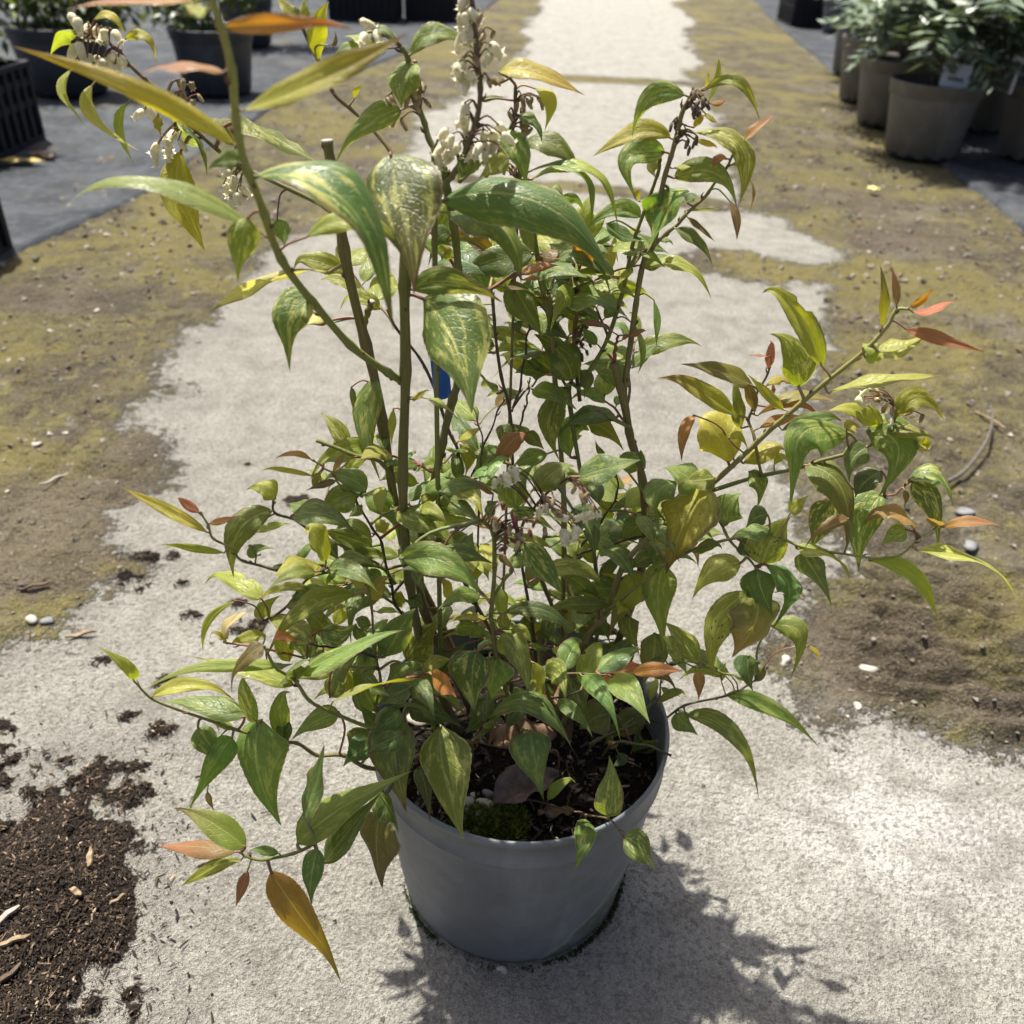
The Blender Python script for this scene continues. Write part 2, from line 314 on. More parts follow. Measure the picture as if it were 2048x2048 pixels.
# loose compost fibres, grit, chips ---------------------------------------------------
def tinted(name, rough=.9, spec=.2, bump=None, trans=0):
    n = NT(name); c = n.attr('tint', 'Color'); q = n.noise(300, 3, .6, n.coord()); c = n.mix(n.math('MULTIPLY', n.sm(q, .4, .7), .35), c, (.05, .04, .03))
    n.set(col=c, rough=rough, spec=spec); return n.m
TM = tinted('loose_bits')
def slivers(name, P, L, Wd, cols, parent=None, mat=TM, flat=.3):
    n = len(P); yaw = np.random.rand(n)*6.283; pit = (np.random.rand(n)-.5)*flat*2
    d = np.stack([np.cos(yaw)*np.cos(pit), np.sin(yaw)*np.cos(pit), np.sin(pit)], -1); s = np.stack([-np.sin(yaw), np.cos(yaw), np.random.randn(n)*.4], -1); u = np.cross(d, s)
    L = L[:, None]; Wd = Wd[:, None]; j = lambda: 1+.5*(np.random.rand(n, 1)-.5)
    ring = [(-.5, 1, .6), (-.45, -1, -.6), (.5, .8, .5), (.42, -.8, -.5), (.1, 1.2, -.7), (-.1, -1.1, .8)]
    V = np.stack([P+d*L*a*j()+s*Wd*b*.5*j()+u*Wd*c*.35*j() for a, b, c in ring], 1)
    T = np.array([(0, 4, 2), (0, 2, 5), (0, 5, 1), (1, 5, 3), (5, 2, 3), (1, 3, 4), (1, 4, 0), (4, 3, 2)])
    Fc = (np.arange(n)[:, None, None]*6+T[None]).reshape(-1, 3)
    me = fmesh(name, V.reshape(-1, 3), Fc, mat, False); c4 = np.concatenate([np.repeat(cols, 6, 0), np.ones((n*6, 1))], 1); cattr(me, 'tint', c4)
    return new_obj(name, me, parent)
def sample(fn, n, box):
    out = []
    while len(out) < n:
        p = np.random.rand(4000, 2)*[box[1]-box[0], box[3]-box[2]]+[box[0], box[2]]; k = np.random.rand(4000) < fn(p[:, 0], p[:, 1]); out += list(p[k])
    return np.array(out[:n])
def near_grid(A):
    return lambda x, y: A[np.clip(np.searchsorted(GY, y), 0, ny-1), np.clip(np.searchsorted(GX, x), 0, nx-1)]
cfn = near_grid(comp)
kfn = near_grid(sdk); p = sample(lambda x, y: np.maximum(np.clip((cfn(x, y)-.4)*1.8, 0, 1), .10*np.exp(np.minimum(kfn(x, y), 0)/.045)), 34000, (-.62, .0, -.3, .62))
pal = np.array([(.008, .0055, .004), (.015, .010, .007), (.028, .019, .013), (.055, .037, .025), (.17, .12, .08), (.33, .25, .17)]); ci = np.random.choice(6, len(p), p=[.24, .28, .23, .16, .07, .02])
tag(slivers('spilled_compost', np.column_stack([p, gz(p[:, 0], p[:, 1])+.001+np.random.rand(len(p))*.003]), .001+.010*np.random.rand(len(p))**3.2, .0004+.0016*np.random.rand(len(p))**2.2, pal[ci]), 'dark fibrous compost spilled over the concrete at lower left', 'compost', kind='stuff')
mfn = near_grid(moss)
p = sample(lambda x, y: np.where(mfn(x, y) > .5, .9, .08*(np.hypot(x, y) < .8))*np.exp(-np.clip(y-.2, 0, 9)*.55)*(np.hypot(x, y) > .13), 16000, (-1.5, 1.7, -.3, 4.5))
pal = np.array([(.20, .18, .15), (.14, .12, .095), (.08, .065, .05), (.34, .31, .26), (.15, .105, .07)]); ci = np.random.choice(5, len(p), p=[.25, .3, .28, .04, .13])
L = .0012+.0075*np.random.rand(len(p))**4*(.5+p[:, 1].clip(0, 2)); tag(slivers('gravel', np.column_stack([p, gz(p[:, 0], p[:, 1])+L*.12]), L, L*(.5+.5*np.random.rand(len(p))), pal[ci]), 'fine gravel and grit lying in the moss', 'gravel', kind='stuff')

def blob(seed, r, sx=1, sy=1, sz=.7, sub=2, rough=.25):
    bm = bmesh.new(); bmesh.ops.create_icosphere(bm, subdivisions=sub, radius=1); rs = random.Random(seed); a, b, c = rs.random()*9, rs.random()*9, rs.random()*9
    for v in bm.verts:
        q = 1+rough*math.sin(v.co.x*2.3+a)*math.cos(v.co.y*2.1+b)+rough*.6*math.sin(v.co.z*3.7+c+v.co.x*2); v.co = Vector((v.co.x*sx, v.co.y*sy, v.co.z*sz))*q*r
    V = [tuple(v.co) for v in bm.verts]; F = [[v.index for v in f.verts] for f in bm.faces]; bm.free(); return V, F
def simple(name, col, col2=None, rough=.8, spec=.3, sc=30, bump=.2, bd=.003):
    n = NT(name); q = n.noise(sc, 5, .6, n.coord()); c = n.mix(n.sm(q, .35, .7), col, col2 or tuple(x*.7 for x in col))
    n.set(col=c, rough=rough, spec=spec, nrm=n.bump(q, bump, bd)); return n.m
STONE = simple('pale_stone', (.36, .33, .285), (.20, .175, .145), .8, .3, 60); STONE2 = simple('grey_stone', (.17, .17, .175), (.10, .097, .095), .8, .3, 60)
WOOD = simple('wood_chip', (.25, .19, .12), (.13, .085, .05), .85, .2, 120); DARKWOOD = simple('dark_bark', (.07, .05, .035), (.14, .11, .08), .9, .2, 90)
def pebble(u, v, r, label, mat=STONE, seed=1, sx=1.2, sz=.55):
    q = on_z(u, v); r *= .62; V, F = blob(seed, r, sx, .9, sz, 2, .42); o = MB().add(V, F).build('pebble', mat, None, (q[0], q[1], float(gz(q[0], q[1]))+r*sz*.2)); o.rotation_euler.z = seed*1.3
    tag(o, label, 'pebble', 'pebbles on the nursery path')
pebble(1002, 1938, .0085, 'small pale pebble touching the front foot of the grey pot', STONE, 3, .8, .9)
pebble(1733, 1342, .012, 'white elongated pebble in the moss beyond the lower right leaves', STONE, 5, 1.6)
pebble(1570, 1324, .012, 'white pebble on the moss edge right of the shrub', STONE, 6)
pebble(1715, 1416, .008, 'small white pebble near the moss edge at right', STONE, 8)
pebble(1846, 1470, .009, 'bluish pebble on the moss edge below the tyre ruts', STONE2, 9)
pebble(1938, 1092, .019, 'grey stone in the moss beside the pointed leaf tips at right', STONE2, 11)
pebble(1930, 1030, .017, 'dull grey stone in moss behind the right hand leaves', STONE2, 12, 1.3)
pebble(65, 1248, .012, 'pale pebble left of a pair at the left edge moss', STONE, 14); pebble(97, 1247, .012, 'grey white pebble right of a pair at the left edge moss', STONE2, 15)
pebble(75, 898, .011, 'white pebble on the brown moss at far left', STONE, 17)
pebble(1830, 318, .03, 'flat white stone on moss near the taupe pots', STONE, 18, 1.7, .3)
def chip(u, v, L, wd, yaw, label, mat=WOOD, name='wood_chip', seed=0):
    q = on_z(u, v); rs = random.Random(seed); V = []; n = 7
    for i in range(n):
        t = i/(n-1)-.5; ww = wd*(1-.7*abs(2*t)**2.5)*(1+.25*(rs.random()-.5)); zz = .0015*math.sin(i*1.7+seed)
        V += [(t*L, -ww/2, zz), (t*L, ww/2, zz+.0006), (t*L, ww/2*.8, zz+.0028), (t*L, -ww/2*.8, zz+.0025)]
    F = [(i*4+k, i*4+(k+1) % 4, i*4+4+(k+1) % 4, i*4+4+k) for i in range(n-1) for k in range(4)]+[(3, 2, 1, 0), (n*4-4, n*4-3, n*4-2, n*4-1)]
    o = MB().add(V, F).build(name, mat, None, (q[0], q[1], float(gz(q[0], q[1]))+.004), False); o.rotation_euler = ((rs.random()-.5)*.3, (rs.random()-.5)*.2, yaw); tag(o, label, 'wood chip', 'wood chips lying about')
chip(20, 1868, .032, .006, .9, 'pale grey split wood chip at the left edge of the compost', simple('grey_wood', (.3, .27, .23), (.19, .165, .14)), seed=1)
chip(42, 1915, .028, .005, .45, 'reddish brown wood chip below the pale grey one', WOOD, seed=2)
chip(189, 1740, .024, .006, -1.25, 'tan flat wood chip in the middle of the compost', WOOD, seed=3)
chip(25, 1980, .028, .005, 1.0, 'dark bark sliver near the bottom left corner', DARKWOOD, seed=4)
chip(163, 1811, .014, .006, -.5, 'short pale wood flake low in the compost', WOOD, seed=5)
chip(240, 1812, .016, .003, .8, 'thin tan splinter at the right rim of the compost', WOOD, seed=6)
chip(164, 1275, .036, .006, .35, 'straw coloured wood sliver on the moss at far left', WOOD, seed=7)
chip(112, 970, .05, .005, 1.0, 'grey sliver of wood on brown moss at far left', simple('grey_wood2', (.28, .25, .21), (.18, .16, .13)), seed=8)
chip(70, 1187, .04, .004, .5, 'dark twig fragment on the moss at far left', DARKWOOD, seed=9)
tw = catmull([on_z(u, v, .012+.006*k) for k, (u, v) in enumerate([(1895, 963), (1925, 945), (1955, 910), (1978, 870), (1985, 830), (1980, 812)])], 5)
t_ = MB().tube(tw, np.linspace(.004, .002, len(tw)), 7).build('twig', simple('grey_twig', (.07, .06, .052), (.12, .105, .09), .9, .2, 200)); tag(t_, 'curved grey twig lying on the moss at right', 'twig')
tw = catmull([on_z(u, v, .01) for u, v in [(1950, 823), (1985, 840), (2012, 858)]], 4)
tag(MB().tube(tw, .0022, 6).build('twig', WOOD), 'thin straw crossing the grey twig at right', 'twig')
# ---- main pot ----------------------------------------------------------------------
PR, PB, PH = .130, .106, .209
def pot_mat(name, col, algae=.0, rough=.42):
    n = NT(name); P = n.coord('Object'); sx = n.n('SeparateXYZ'); n.link(P, sx.inputs[0]); z = sx.outputs[2]; x = sx.outputs[0]
    d = n.noise(9, 6, .65, P); d2 = n.noise(60, 4, .6, P); d3 = n.noise(420, 2, .5, P)
    c = n.mix(n.math('MULTIPLY', n.sm(d, .4, .7), .6), col, tuple(min(1, q*1.45+.02) for q in col))
    c = n.mix(n.math('MULTIPLY', n.sm(d2, .55, .75), .25), c, tuple(q*.7 for q in col))
    c = n.mix(n.math('MULTIPLY', n.sm(d3, .66, .72), .7), c, (.04, .038, .034))
    mp = n.n('Mapping'); mp.inputs['Scale'].default_value = (26, 26, 3.5); n.link(P, mp.inputs[0]); dr = n.noise(1, 5, .65, mp.outputs[0]); c = n.mix(n.math('MULTIPLY', n.sm(dr, .55, .75), .35), c, tuple(min(1, q*1.7+.04) for q in col))
    mp2 = n.n('Mapping'); mp2.inputs['Scale'].default_value = (12, 12, 160); n.link(P, mp2.inputs[0]); sc = n.noise(1, 4, .7, mp2.outputs[0]); c = n.mix(n.math('MULTIPLY', n.sm(sc, .64, .72), .4), c, tuple(min(1, q*1.8+.03) for q in col))
    if algae:
        lim = n.math('ADD', n.math('SUBTRACT', n.math('MULTIPLY', x, 1.0), .016), n.math('MULTIPLY', n.math('SUBTRACT', n.noise(16, 4, .6, P), .5), .045))
        a = n.sm(n.math('SUBTRACT', lim, z), -.004, .012); ed = n.math('MULTIPLY', a, n.math('SUBTRACT', 1.0, a))
        c = n.mix(n.math('MULTIPLY', a, n.sm(d2, .3, .6)), c, (.075, .095, .06)); c = n.mix(n.math('MULTIPLY', ed, 1.6), c, (.30, .32, .29))
        b = n.sm(n.math('ADD', z, n.math('MULTIPLY', n.math('SUBTRACT', d2, .5), .02)), .010, .001); c = n.mix(n.math('MULTIPLY', b, .85), c, (.03, .045, .02))
    n.set(col=c, rough=n.math('ADD', rough, n.math('MULTIPLY', d2, .2)), spec=.45, nrm=n.bump(n.math('ADD', n.math('MULTIPLY', d, .6), n.math('MULTIPLY', d3, .05)), .12, .004)); return n.m
POTM = pot_mat('grey_plastic', (.104, .113, .119), 1)
pot = thing('plant_pot', 'grey round plastic nursery pot standing on the concrete path', 'pot')
wr = lambda z: PB+(PR-.0025-PB)*(z/(PH-.03))**.92 if z > 0 else PB
prof = [(.02, .002), (PB-.008, .002), (PB-.003, .0008), (PB, .004)]+[(wr(z), z) for z in np.linspace(.012, PH-.032, 14)]
MB().lathe(prof, 96).build('pot_wall', POTM, pot)
r0 = prof[-1][0]
MB().lathe([(r0-.0006, PH-.034), (r0+.0016, PH-.0325), (r0+.0019, PH-.0305), (r0+.0012, PH-.029), (PR-.0024, PH-.009), (PR-.0004, PH-.007), (PR, PH-.003), (PR-.0008, PH-.0006), (PR-.0022, PH), (PR-.0036, PH-.001), (PR-.0042, PH-.004), (PR-.006, PH-.03), (PR-.010, PH-.075)], 96).build('rim', POTM, pot)
def soil_mat():
    n = NT('potting_soil'); P = n.pos(); a = n.noise(90, 5, .65, P); b = n.noise(350, 3, .6, P)
    c = n.mix(n.sm(a, .4, .7), (.005, .0036, .0026), (.017, .012, .008)); c = n.mix(n.math('MULTIPLY', n.sm(b, .6, .75), .5), c, (.05, .037, .025))
    n.set(col=c, rough=.95, spec=.15, nrm=n.bump(n.math('ADD', a, b), 1, .006)); return n.m
SOIL = soil_mat(); SZ = .176
V = [(0, 0, SZ)]; F = []; nr, ns = 26, 72
for i in range(1, nr+1):
    r = (PR-.0065)*i/nr
    for k in range(ns):
        a = 2*math.pi*k/ns; x, y = r*math.cos(a), r*math.sin(a); V.append((x, y, SZ+.014*(float(fbm(np.array(x*60), np.array(y*60), 3))-.5)+.010*(float(fbm(np.array(x*18), np.array(y*18), 2))-.5)-.006*(i/nr)**3))
for k in range(ns): F.append((0, 1+k, 1+(k+1) % ns))
for i in range(nr-1):
    for k in range(ns): F.append((1+i*ns+k, 1+(i+1)*ns+k, 1+(i+1)*ns+(k+1) % ns, 1+i*ns+(k+1) % ns))
so = new_obj('potting_soil', mesh('potting_soil', V, F, [SOIL]), pot)
# bits in the soil
rs = np.random.RandomState(5); a = rs.rand(1500)*6.283; r = (PR-.01)*np.sqrt(rs.rand(1500)); P = np.column_stack([r*np.cos(a), r*np.sin(a), SZ+.001+.004*rs.rand(1500)])
pal = np.array([(.010, .007, .005), (.022, .015, .010), (.06, .042, .028), (.2, .16, .12)]); ci = rs.choice(4, 1500, p=[.45, .3, .2, .05])
tag(slivers('soil_fibres', P, .002+.012*rs.rand(1500)**2, .0008+.002*rs.rand(1500)**2, pal[ci], pot), kind='stuff')
for k, (u, v, r, m) in enumerate([(939, 1607, .0055, STONE), (969, 1610, .007, STONE), (979, 1587, .0045, STONE2), (948, 1590, .003, STONE), (1225, 1488, .0045, simple('terracotta_grit', (.4, .17, .08))), (835, 1440, .009, STONE), (1005, 1565, .003, STONE), (1100, 1630, .004, STONE2)]):
    q = on_z(u, v, SZ+.004); Vb, Fb = blob(k+30, r, 1.1, .9, .7, 2, .35); MB().add(Vb, Fb).build('grit_stone', m, pot, tuple(q))
# moss cushion in the pot
MOSS = NT('moss_green'); q_ = MOSS.noise(220, 3, .6, MOSS.pos()); MOSS.set(col=MOSS.mix(MOSS.sm(q_, .35, .7), (.045, .065, .01), (.20, .21, .03)), rough=.9, spec=.15); MOSS = MOSS.m
def tufts(name, C, n, rx, ry, h, mat, parent=None, seed=1):
    rs = np.random.RandomState(seed); a = rs.rand(n)*6.283; r = np.sqrt(rs.rand(n)); x = C[0]+rx*r*np.cos(a); y = C[1]+ry*r*np.sin(a); dome = np.sqrt(np.clip(1-r*r, 0, 1))
    B = np.column_stack([x, y, C[2]+h*.5*dome]); t = np.column_stack([(x-C[0])/rx*.5+rs.randn(n)*.5, (y-C[1])/ry*.5+rs.randn(n)*.5, np.ones(n)]); t /= np.linalg.norm(t, axis=1)[:, None]
    s = np.cross(t, rs.randn(n, 3)); s /= np.linalg.norm(s, axis=1)[:, None]; Lh = h*(.4+.6*rs.rand(n))[:, None]
    V = np.stack([B-s*.0007, B+s*.0007, B+t*Lh+s*.0004, B+t*Lh-s*.0004], 1).reshape(-1, 3); return new_obj(name, fmesh(name, V, np.arange(n*4).reshape(-1, 4), mat), parent)
mc = on_z(990, 1650, SZ); tag(tufts('moss_cushion', (mc[0], mc[1], SZ-.002), 3500, .026, .018, .010, MOSS, pot, 2), kind='stuff')
mc = on_z(945, 1652, SZ); tag(tufts('moss_cushion', (mc[0], mc[1], SZ-.003), 900, .02, .012, .006, MOSS, pot, 3), kind='stuff')
# moss fringe round the foot of the pot
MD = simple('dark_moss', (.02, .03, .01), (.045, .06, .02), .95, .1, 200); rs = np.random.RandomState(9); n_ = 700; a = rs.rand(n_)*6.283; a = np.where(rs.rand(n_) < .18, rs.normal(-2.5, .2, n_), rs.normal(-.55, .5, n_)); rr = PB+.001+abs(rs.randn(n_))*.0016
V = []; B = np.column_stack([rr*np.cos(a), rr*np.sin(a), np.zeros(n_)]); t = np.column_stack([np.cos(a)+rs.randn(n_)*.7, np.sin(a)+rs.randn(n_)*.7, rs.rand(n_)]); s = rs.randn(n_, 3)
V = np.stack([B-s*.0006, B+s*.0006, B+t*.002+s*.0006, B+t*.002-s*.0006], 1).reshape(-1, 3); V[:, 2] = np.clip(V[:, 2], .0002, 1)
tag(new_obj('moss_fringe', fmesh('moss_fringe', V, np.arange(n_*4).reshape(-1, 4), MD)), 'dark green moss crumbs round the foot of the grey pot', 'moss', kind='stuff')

# ---- background: pots, crates, plants ------------------------------------------------
def leafmat(name, a, b, rough=.45, tr=.25):
    n = NT(name); oi = n.n('NewGeometry').outputs['Random Per Island']; c = n.mix(oi, a, b); n.set(col=c, rough=rough, spec=.45)
    t = n.n('BsdfTranslucent'); n.put(t.inputs[0], n.mix(.5, c, (.3, .35, .05))); m = n.n('MixShader'); m.inputs[0].default_value = tr
    n.link(n.b.outputs[0], m.inputs[1]); n.link(t.outputs[0], m.inputs[2]); n.link(m.outputs[0], n.out.inputs[0]); return n.m
def big_pot(label, x, y, r, rb, h, mat, group, band=.05):
    t = thing('plant_pot', label, 'pot', (x, y, .012), 0, group)
    MB().lathe([(.02, .004), (rb-.01, .004), (rb, .012), (rb+(r*.955-rb)*.97, h-band)], 48).build('pot_wall', mat, t)
    MB().lathe([(r*.955, h-band-.002), (r*.985, h-band+.003), (r, h-.012), (r+.004, h-.006), (r+.002, h), (r-.006, h-.001), (r-.012, h-.02), (r-.018, h-.08)], 48).build('rim', mat, t)
    MB().lathe([(r-.012, h-.035), (r*.5, h-.028), (.001, h-.022)], 32).build('potting_soil', SOIL, t)
    for k in range(4): 
        a = -1.2-.5*k; MB().box((rb*math.cos(a)*1.004, rb*math.sin(a)*1.004, .014), (.03, .012, .014), 0, a+1.57, .004).build('drain_hole', DARKP, t)
    return t
DARKP = simple('black_plastic', (.008, .009, .012), (.014, .015, .019), .55, .2, 20, .1); TAUPE = pot_mat('taupe_plastic', (.112, .099, .082), 0, .5); NAVY = pot_mat('dark_pot_plastic', (.03, .034, .042), 0, .4); SLATE = pot_mat('slate_pot_plastic', (.07, .08, .09), 0, .45)
big_pot('taupe pot nearest the moss edge, with the white plant tag', 1.56, 3.30, .176, .135, .275, TAUPE, 'taupe pots in a row')
big_pot('taupe pot second in the row from the nearest, by the moss edge', 1.63, 3.93, .176, .135, .275, TAUPE, 'taupe pots in a row')
big_pot('taupe pot third in the row, mostly behind the second', 1.72, 4.55, .176, .135, .29, TAUPE, 'taupe pots in a row')
big_pot('slate grey pot at the far end of the row of taupe pots', 1.93, 5.45, .17, .135, .30, SLATE, 'taupe pots in a row')
big_pot('taupe pot cut off by the right picture edge', 2.03, 3.33, .176, .135, .275, TAUPE, 'taupe pots in a row')
big_pot('taupe pot in shade behind the nearest taupe pot', 2.04, 3.92, .176, .135, .275, TAUPE, 'taupe pots in a row')
big_pot('large black pot on fabric behind the yellow shoot', -1.47, 4.0, .185, .15, .27, NAVY, 'black pots at upper left')
big_pot('large black pot beside the dark crate at upper left', -2.10, 3.85, .21, .165, .27, NAVY, 'black pots at upper left')
big_pot('small black pot far back at upper left', -1.75, 5.6, .16, .13, .26, NAVY, 'black pots at upper left')

def crate(label, x0, x1, y0, y1, h, group):
    cx, cy = (x0+x1)/2, (y0+y1)/2; W, D = x1-x0, y1-y0; t = thing('crate', label, 'crate', (cx, cy, .012), 0, group); th = .008
    def wall(name, L, rz, off):
        m = MB(); m.box((0, 0, h*.965), (L, th+.014, h*.07), 0, 0, .003); m.box((0, 0, h*.035), (L, th, h*.07), 0, 0, .002); m.box((0, 0, h*.5), (L, th, h*.1), 0, 0, .002); m.box((0, 0, h*.76), (L, th, h*.10), 0, 0, .002)
        nb = max(4, int(L/.055))
        for k in range(nb+1): m.box(((k/nb-.5)*(L-.03), -.001, h*.5), (.022, th+.006, h*.86), 0, 0, .002)
        m.box((0, .004, h*.5), (L-.02, .003, h*.9), 0, 0, 0)
        o = m.build(name, DARKP, t, off, False); o.rotation_euler.z = rz
    wall('end_panel', W, 0, (0, -D/2, 0)); wall('end_panel', W, math.pi, (0, D/2, 0)); wall('side_panel', D-.012, math.pi/2, (W/2, 0, 0)); wall('side_panel', D-.012, -math.pi/2, (-W/2, 0, 0))
    MB().box((0, 0, .012), (W-.03, D-.03, .012)).build('base', DARKP, t, (0, 0, 0), False)
    return t
crate('black slatted crate with leafy plants at the left edge', -2.22, -1.80, 2.33, 2.94, .26, 'black plastic crates')
crate('black crate low at the left picture edge, nearest the viewer', -1.74, -1.33, 1.12, 1.72, .21, 'black plastic crates')
crate('dark crate far back, left one behind the flowering stems', -1.55, -1.05, 7.1, 7.5, .34, 'black plastic crates')
crate('dark crate far back, right one beside the path', -1.0, -.62, 7.3, 7.75, .34, 'black plastic crates')
crate('black crate far back right behind the taupe pots', 2.15, 2.55, 8.05, 8.6, .30, 'black plastic crates')
crate('black crate at the far end of the right fabric', 2.62, 3.1, 8.2, 8.8, .36, 'black plastic crates')
big_pot('slate pot standing behind the far right crate', 2.45, 7.75, .15, .12, .24, SLATE, 'pots far right')

def leafy(n, C, R, L, W, rs, droop=.3):
    """n bent leaf faces spread through an ellipsoid"""
    d = rs.randn(n, 3); d /= np.linalg.norm(d, axis=1)[:, None]; rr = rs.rand(n)**.45; P = np.array(C)+d*rr[:, None]*np.array(R)*(1+.25*rs.randn(n))[:, None]
    t = d+rs.randn(n, 3)*.7; t[:, 2] -= droop; t /= np.linalg.norm(t, axis=1)[:, None]; s = np.cross(t, np.array([0, 0, 1.])+rs.randn(n, 3)*.4); s /= np.linalg.norm(s, axis=1)[:, None]+1e-9
    u = np.cross(s, t); l = (L*(.6+.8*rs.rand(n)))[:, None]; w = l*W/L
    V = np.stack([P, P+t*l*.45+s*w*.5+u*l*.05, P+t*l-u*l*.12, P+t*l*.45-s*w*.5+u*l*.05], 1).reshape(-1, 3)
    return V, np.arange(n*4).reshape(-1, 4)
def bush(label, x, y, z0, blobs, L, W, n, mat, seed, cat='shrub', group='shrubs at upper left', name='leafy_shrub'):
    t = thing(name, label, cat, (x, y, z0), 0, group); rs = np.random.RandomState(seed); m = MB(); V = []; 
    for (cx, cy, cz, rx, ry, rz) in blobs:
        m.tube(catmull([(cx*.1, cy*.1, -.02), (cx*.4, cy*.5, cz*.5), (cx, cy, cz*1.05)], 4), np.linspace(.009, .003, 9), 6)
        for k in range(4):
            q = rs.randn(3)*[rx, ry, rz]*.6; m.tube(catmull([(cx*.4, cy*.5, cz*.5), (cx+q[0]*.5, cy+q[1]*.5, cz*.8), (cx+q[0], cy+q[1], cz+q[2])], 3), np.linspace(.005, .0015, 7), 5)
        v, _ = leafy(n//len(blobs), (cx, cy, cz), (rx, ry, rz), L, W, rs); V.append(v)
    m.build('stem', DARKWOOD, t); V = np.concatenate(V); V[:, 2] = np.maximum(V[:, 2], .0)
    c = new_obj('crown', fmesh('crown', V, np.arange(len(V)).reshape(-1, 4), mat), t); tag(c, kind='stuff'); return t
GL = leafmat('bush_leaf', (.03, .06, .015), (.10, .15, .035)); GL2 = leafmat('bush_leaf_dark', (.02, .04, .012), (.06, .10, .025)); YL = leafmat('bush_leaf_yellow', (.25, .3, .03), (.5, .48, .05))
bush('dark green leafy shrub in the crate at the left edge', -2.02, 2.65, .1, [(0, .1, .3, .17, .22, .2), (-.1, -.15, .33, .15, .15, .2), (.08, .2, .42, .12, .1, .16)], .07, .03, 900, GL2, 11)
bush('loose green shrub in the large black pot at upper left', -2.10, 3.85, .26, [(0, 0, .16, .2, .2, .14), (.2, .05, .12, .14, .14, .12), (-.2, 0, .2, .15, .15, .16)], .045, .02, 1700, GL, 12)
bush('small leaved green shrub behind the yellow shoot', -1.47, 4.0, .26, [(-.1, 0, .1, .14, .14, .10), (-.2, .1, .2, .16, .14, .14), (.12, .1, .22, .1, .1, .12)], .04, .02, 1300, GL, 13)
bush('green shrub far back in the small black pot', -1.75, 5.6, .26, [(0, 0, .2, .3, .2, .2), (.3, .1, .16, .2, .2, .16)], .05, .025, 1200, GL2, 14)
bush('low green plants in the far left crate', -1.3, 7.3, .25, [(0, 0, .16, .3, .2, .14)], .05, .03, 700, GL2, 15)

# silver-leaved plants in the taupe pots
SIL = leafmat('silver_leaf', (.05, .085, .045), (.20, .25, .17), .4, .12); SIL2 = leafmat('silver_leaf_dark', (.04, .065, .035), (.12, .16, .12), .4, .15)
def fern(label, x, y, z0, n, mat, seed, yellow=False):
    t = thing('silver_shrub', label, 'shrub', (x, y, z0), 0, 'silver leaved shrubs in the taupe pots'); rs = np.random.RandomState(seed); m = MB(); VV = []; YY = []
    for s in range(5):
        a = s*1.26+rs.rand(); top = np.array([.12*math.cos(a), .12*math.sin(a), .20+.22*rs.rand()]); m.tube(catmull([(0.02*math.cos(a), .02*math.sin(a), -.02), top*[.6, .6, .55], top], 4), np.linspace(.008, .005, 9), 6)
        for k in range(n//5):
            az = rs.rand()*6.283; el = -.25+rs.rand()*1.0; L = .20+.14*rs.rand(); d = np.array([math.cos(az)*math.cos(el), math.sin(az)*math.cos(el), math.sin(el)]); b = top*(.72+.28*rs.rand())
            np_ = 9
            for j in range(np_):
                f = .25+.75*j/(np_-1); c = b+d*L*f+np.array([0, 0, -.10*f*f]); l = L*(.40*(1-.55*f)+.06)
                for sd_ in (-1, 1):
                    sv = np.cross(d, (0, 0, 1)); sv /= np.linalg.norm(sv)+1e-9; q = d*.55+sv*sd_*.8+np.array([0, 0, -.22+.2*rs.randn()]); q /= np.linalg.norm(q); ww = np.cross(q, np.array([0, 0, 1.])+.4*rs.randn(3)); ww /= np.linalg.norm(ww)+1e-9
                    (YY if yellow and s == 0 and k < 3 else VV).append([c, c+q*l*.45+ww*l*.14, c+q*l, c+q*l*.45-ww*l*.14])
    m.build('stem', DARKWOOD, t); V = np.array(VV).reshape(-1, 3); tag(new_obj('crown', fmesh('crown', V, np.arange(len(V)).reshape(-1, 4), mat), t), kind='stuff')
    if YY: V = np.array(YY).reshape(-1, 3); tag(new_obj('yellow_leaves', fmesh('yellow_leaves', V, np.arange(len(V)).reshape(-1, 4), YL), t), kind='stuff')
fern('silver green shrub in the nearest taupe pot, above the white tag', 1.58, 3.32,   .26, 130, SIL, 21)
fern('silver green shrub in the second taupe pot', 1.66, 3.96, .30, 80, SIL, 22)
fern('silver green shrub in the third taupe pot', 1.76, 4.58, .32, 80, SIL, 23)
fern('silver shrub with a yellow leaf tuft at the far end of the row', 1.93, 5.45, .28, 60, SIL, 24, True)
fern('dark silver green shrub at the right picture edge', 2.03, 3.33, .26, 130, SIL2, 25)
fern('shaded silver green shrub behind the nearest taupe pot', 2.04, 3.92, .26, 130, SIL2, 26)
PINK = leafmat('bush_leaf_mid', (.05, .08, .03), (.14, .17, .06))
bush('bushy plant on the far right crate', 2.4, 8.3, .28, [(0, 0, .2, .25, .2, .15)], .06, .03, 500, PINK, 27, group='plants far right')
# white plant tags
WHITE = simple('white_tag', (.62, .63, .65), (.55, .56, .58), .5, .4, 20, .02); INK = simple('tag_print', (.06, .06, .07), rough=.7)
def ptag(label, P, w_, h_, rz, tilt):
    t = thing('plant_tag', label, 'plant tag', tuple(P), rz, 'white plant tags'); t.rotation_euler = (tilt, .1, rz)
    MB().box((0, 0, h_/2), (w_, .0015, h_), 0, 0, .0006).build('card', WHITE, t); MB().box((-w_*.1, .0, -.05), (.012, .0015, .11), 0, 0).build('stake', WHITE, t)
    for k in range(5): MB().box((-w_*.2+k*w_*.11, -.0012, h_*.36), (w_*.075, .0008, h_*.16)).build('printed_line', INK, t)
ptag('white tag with a dark printed line stuck in the nearest taupe pot', on_y(1905, 176, 3.20), .105, .085, -.15, -.35)
ptag('white tag at the right picture edge', on_y(2046, 128, 3.22), .08, .07, -.2, -.2)
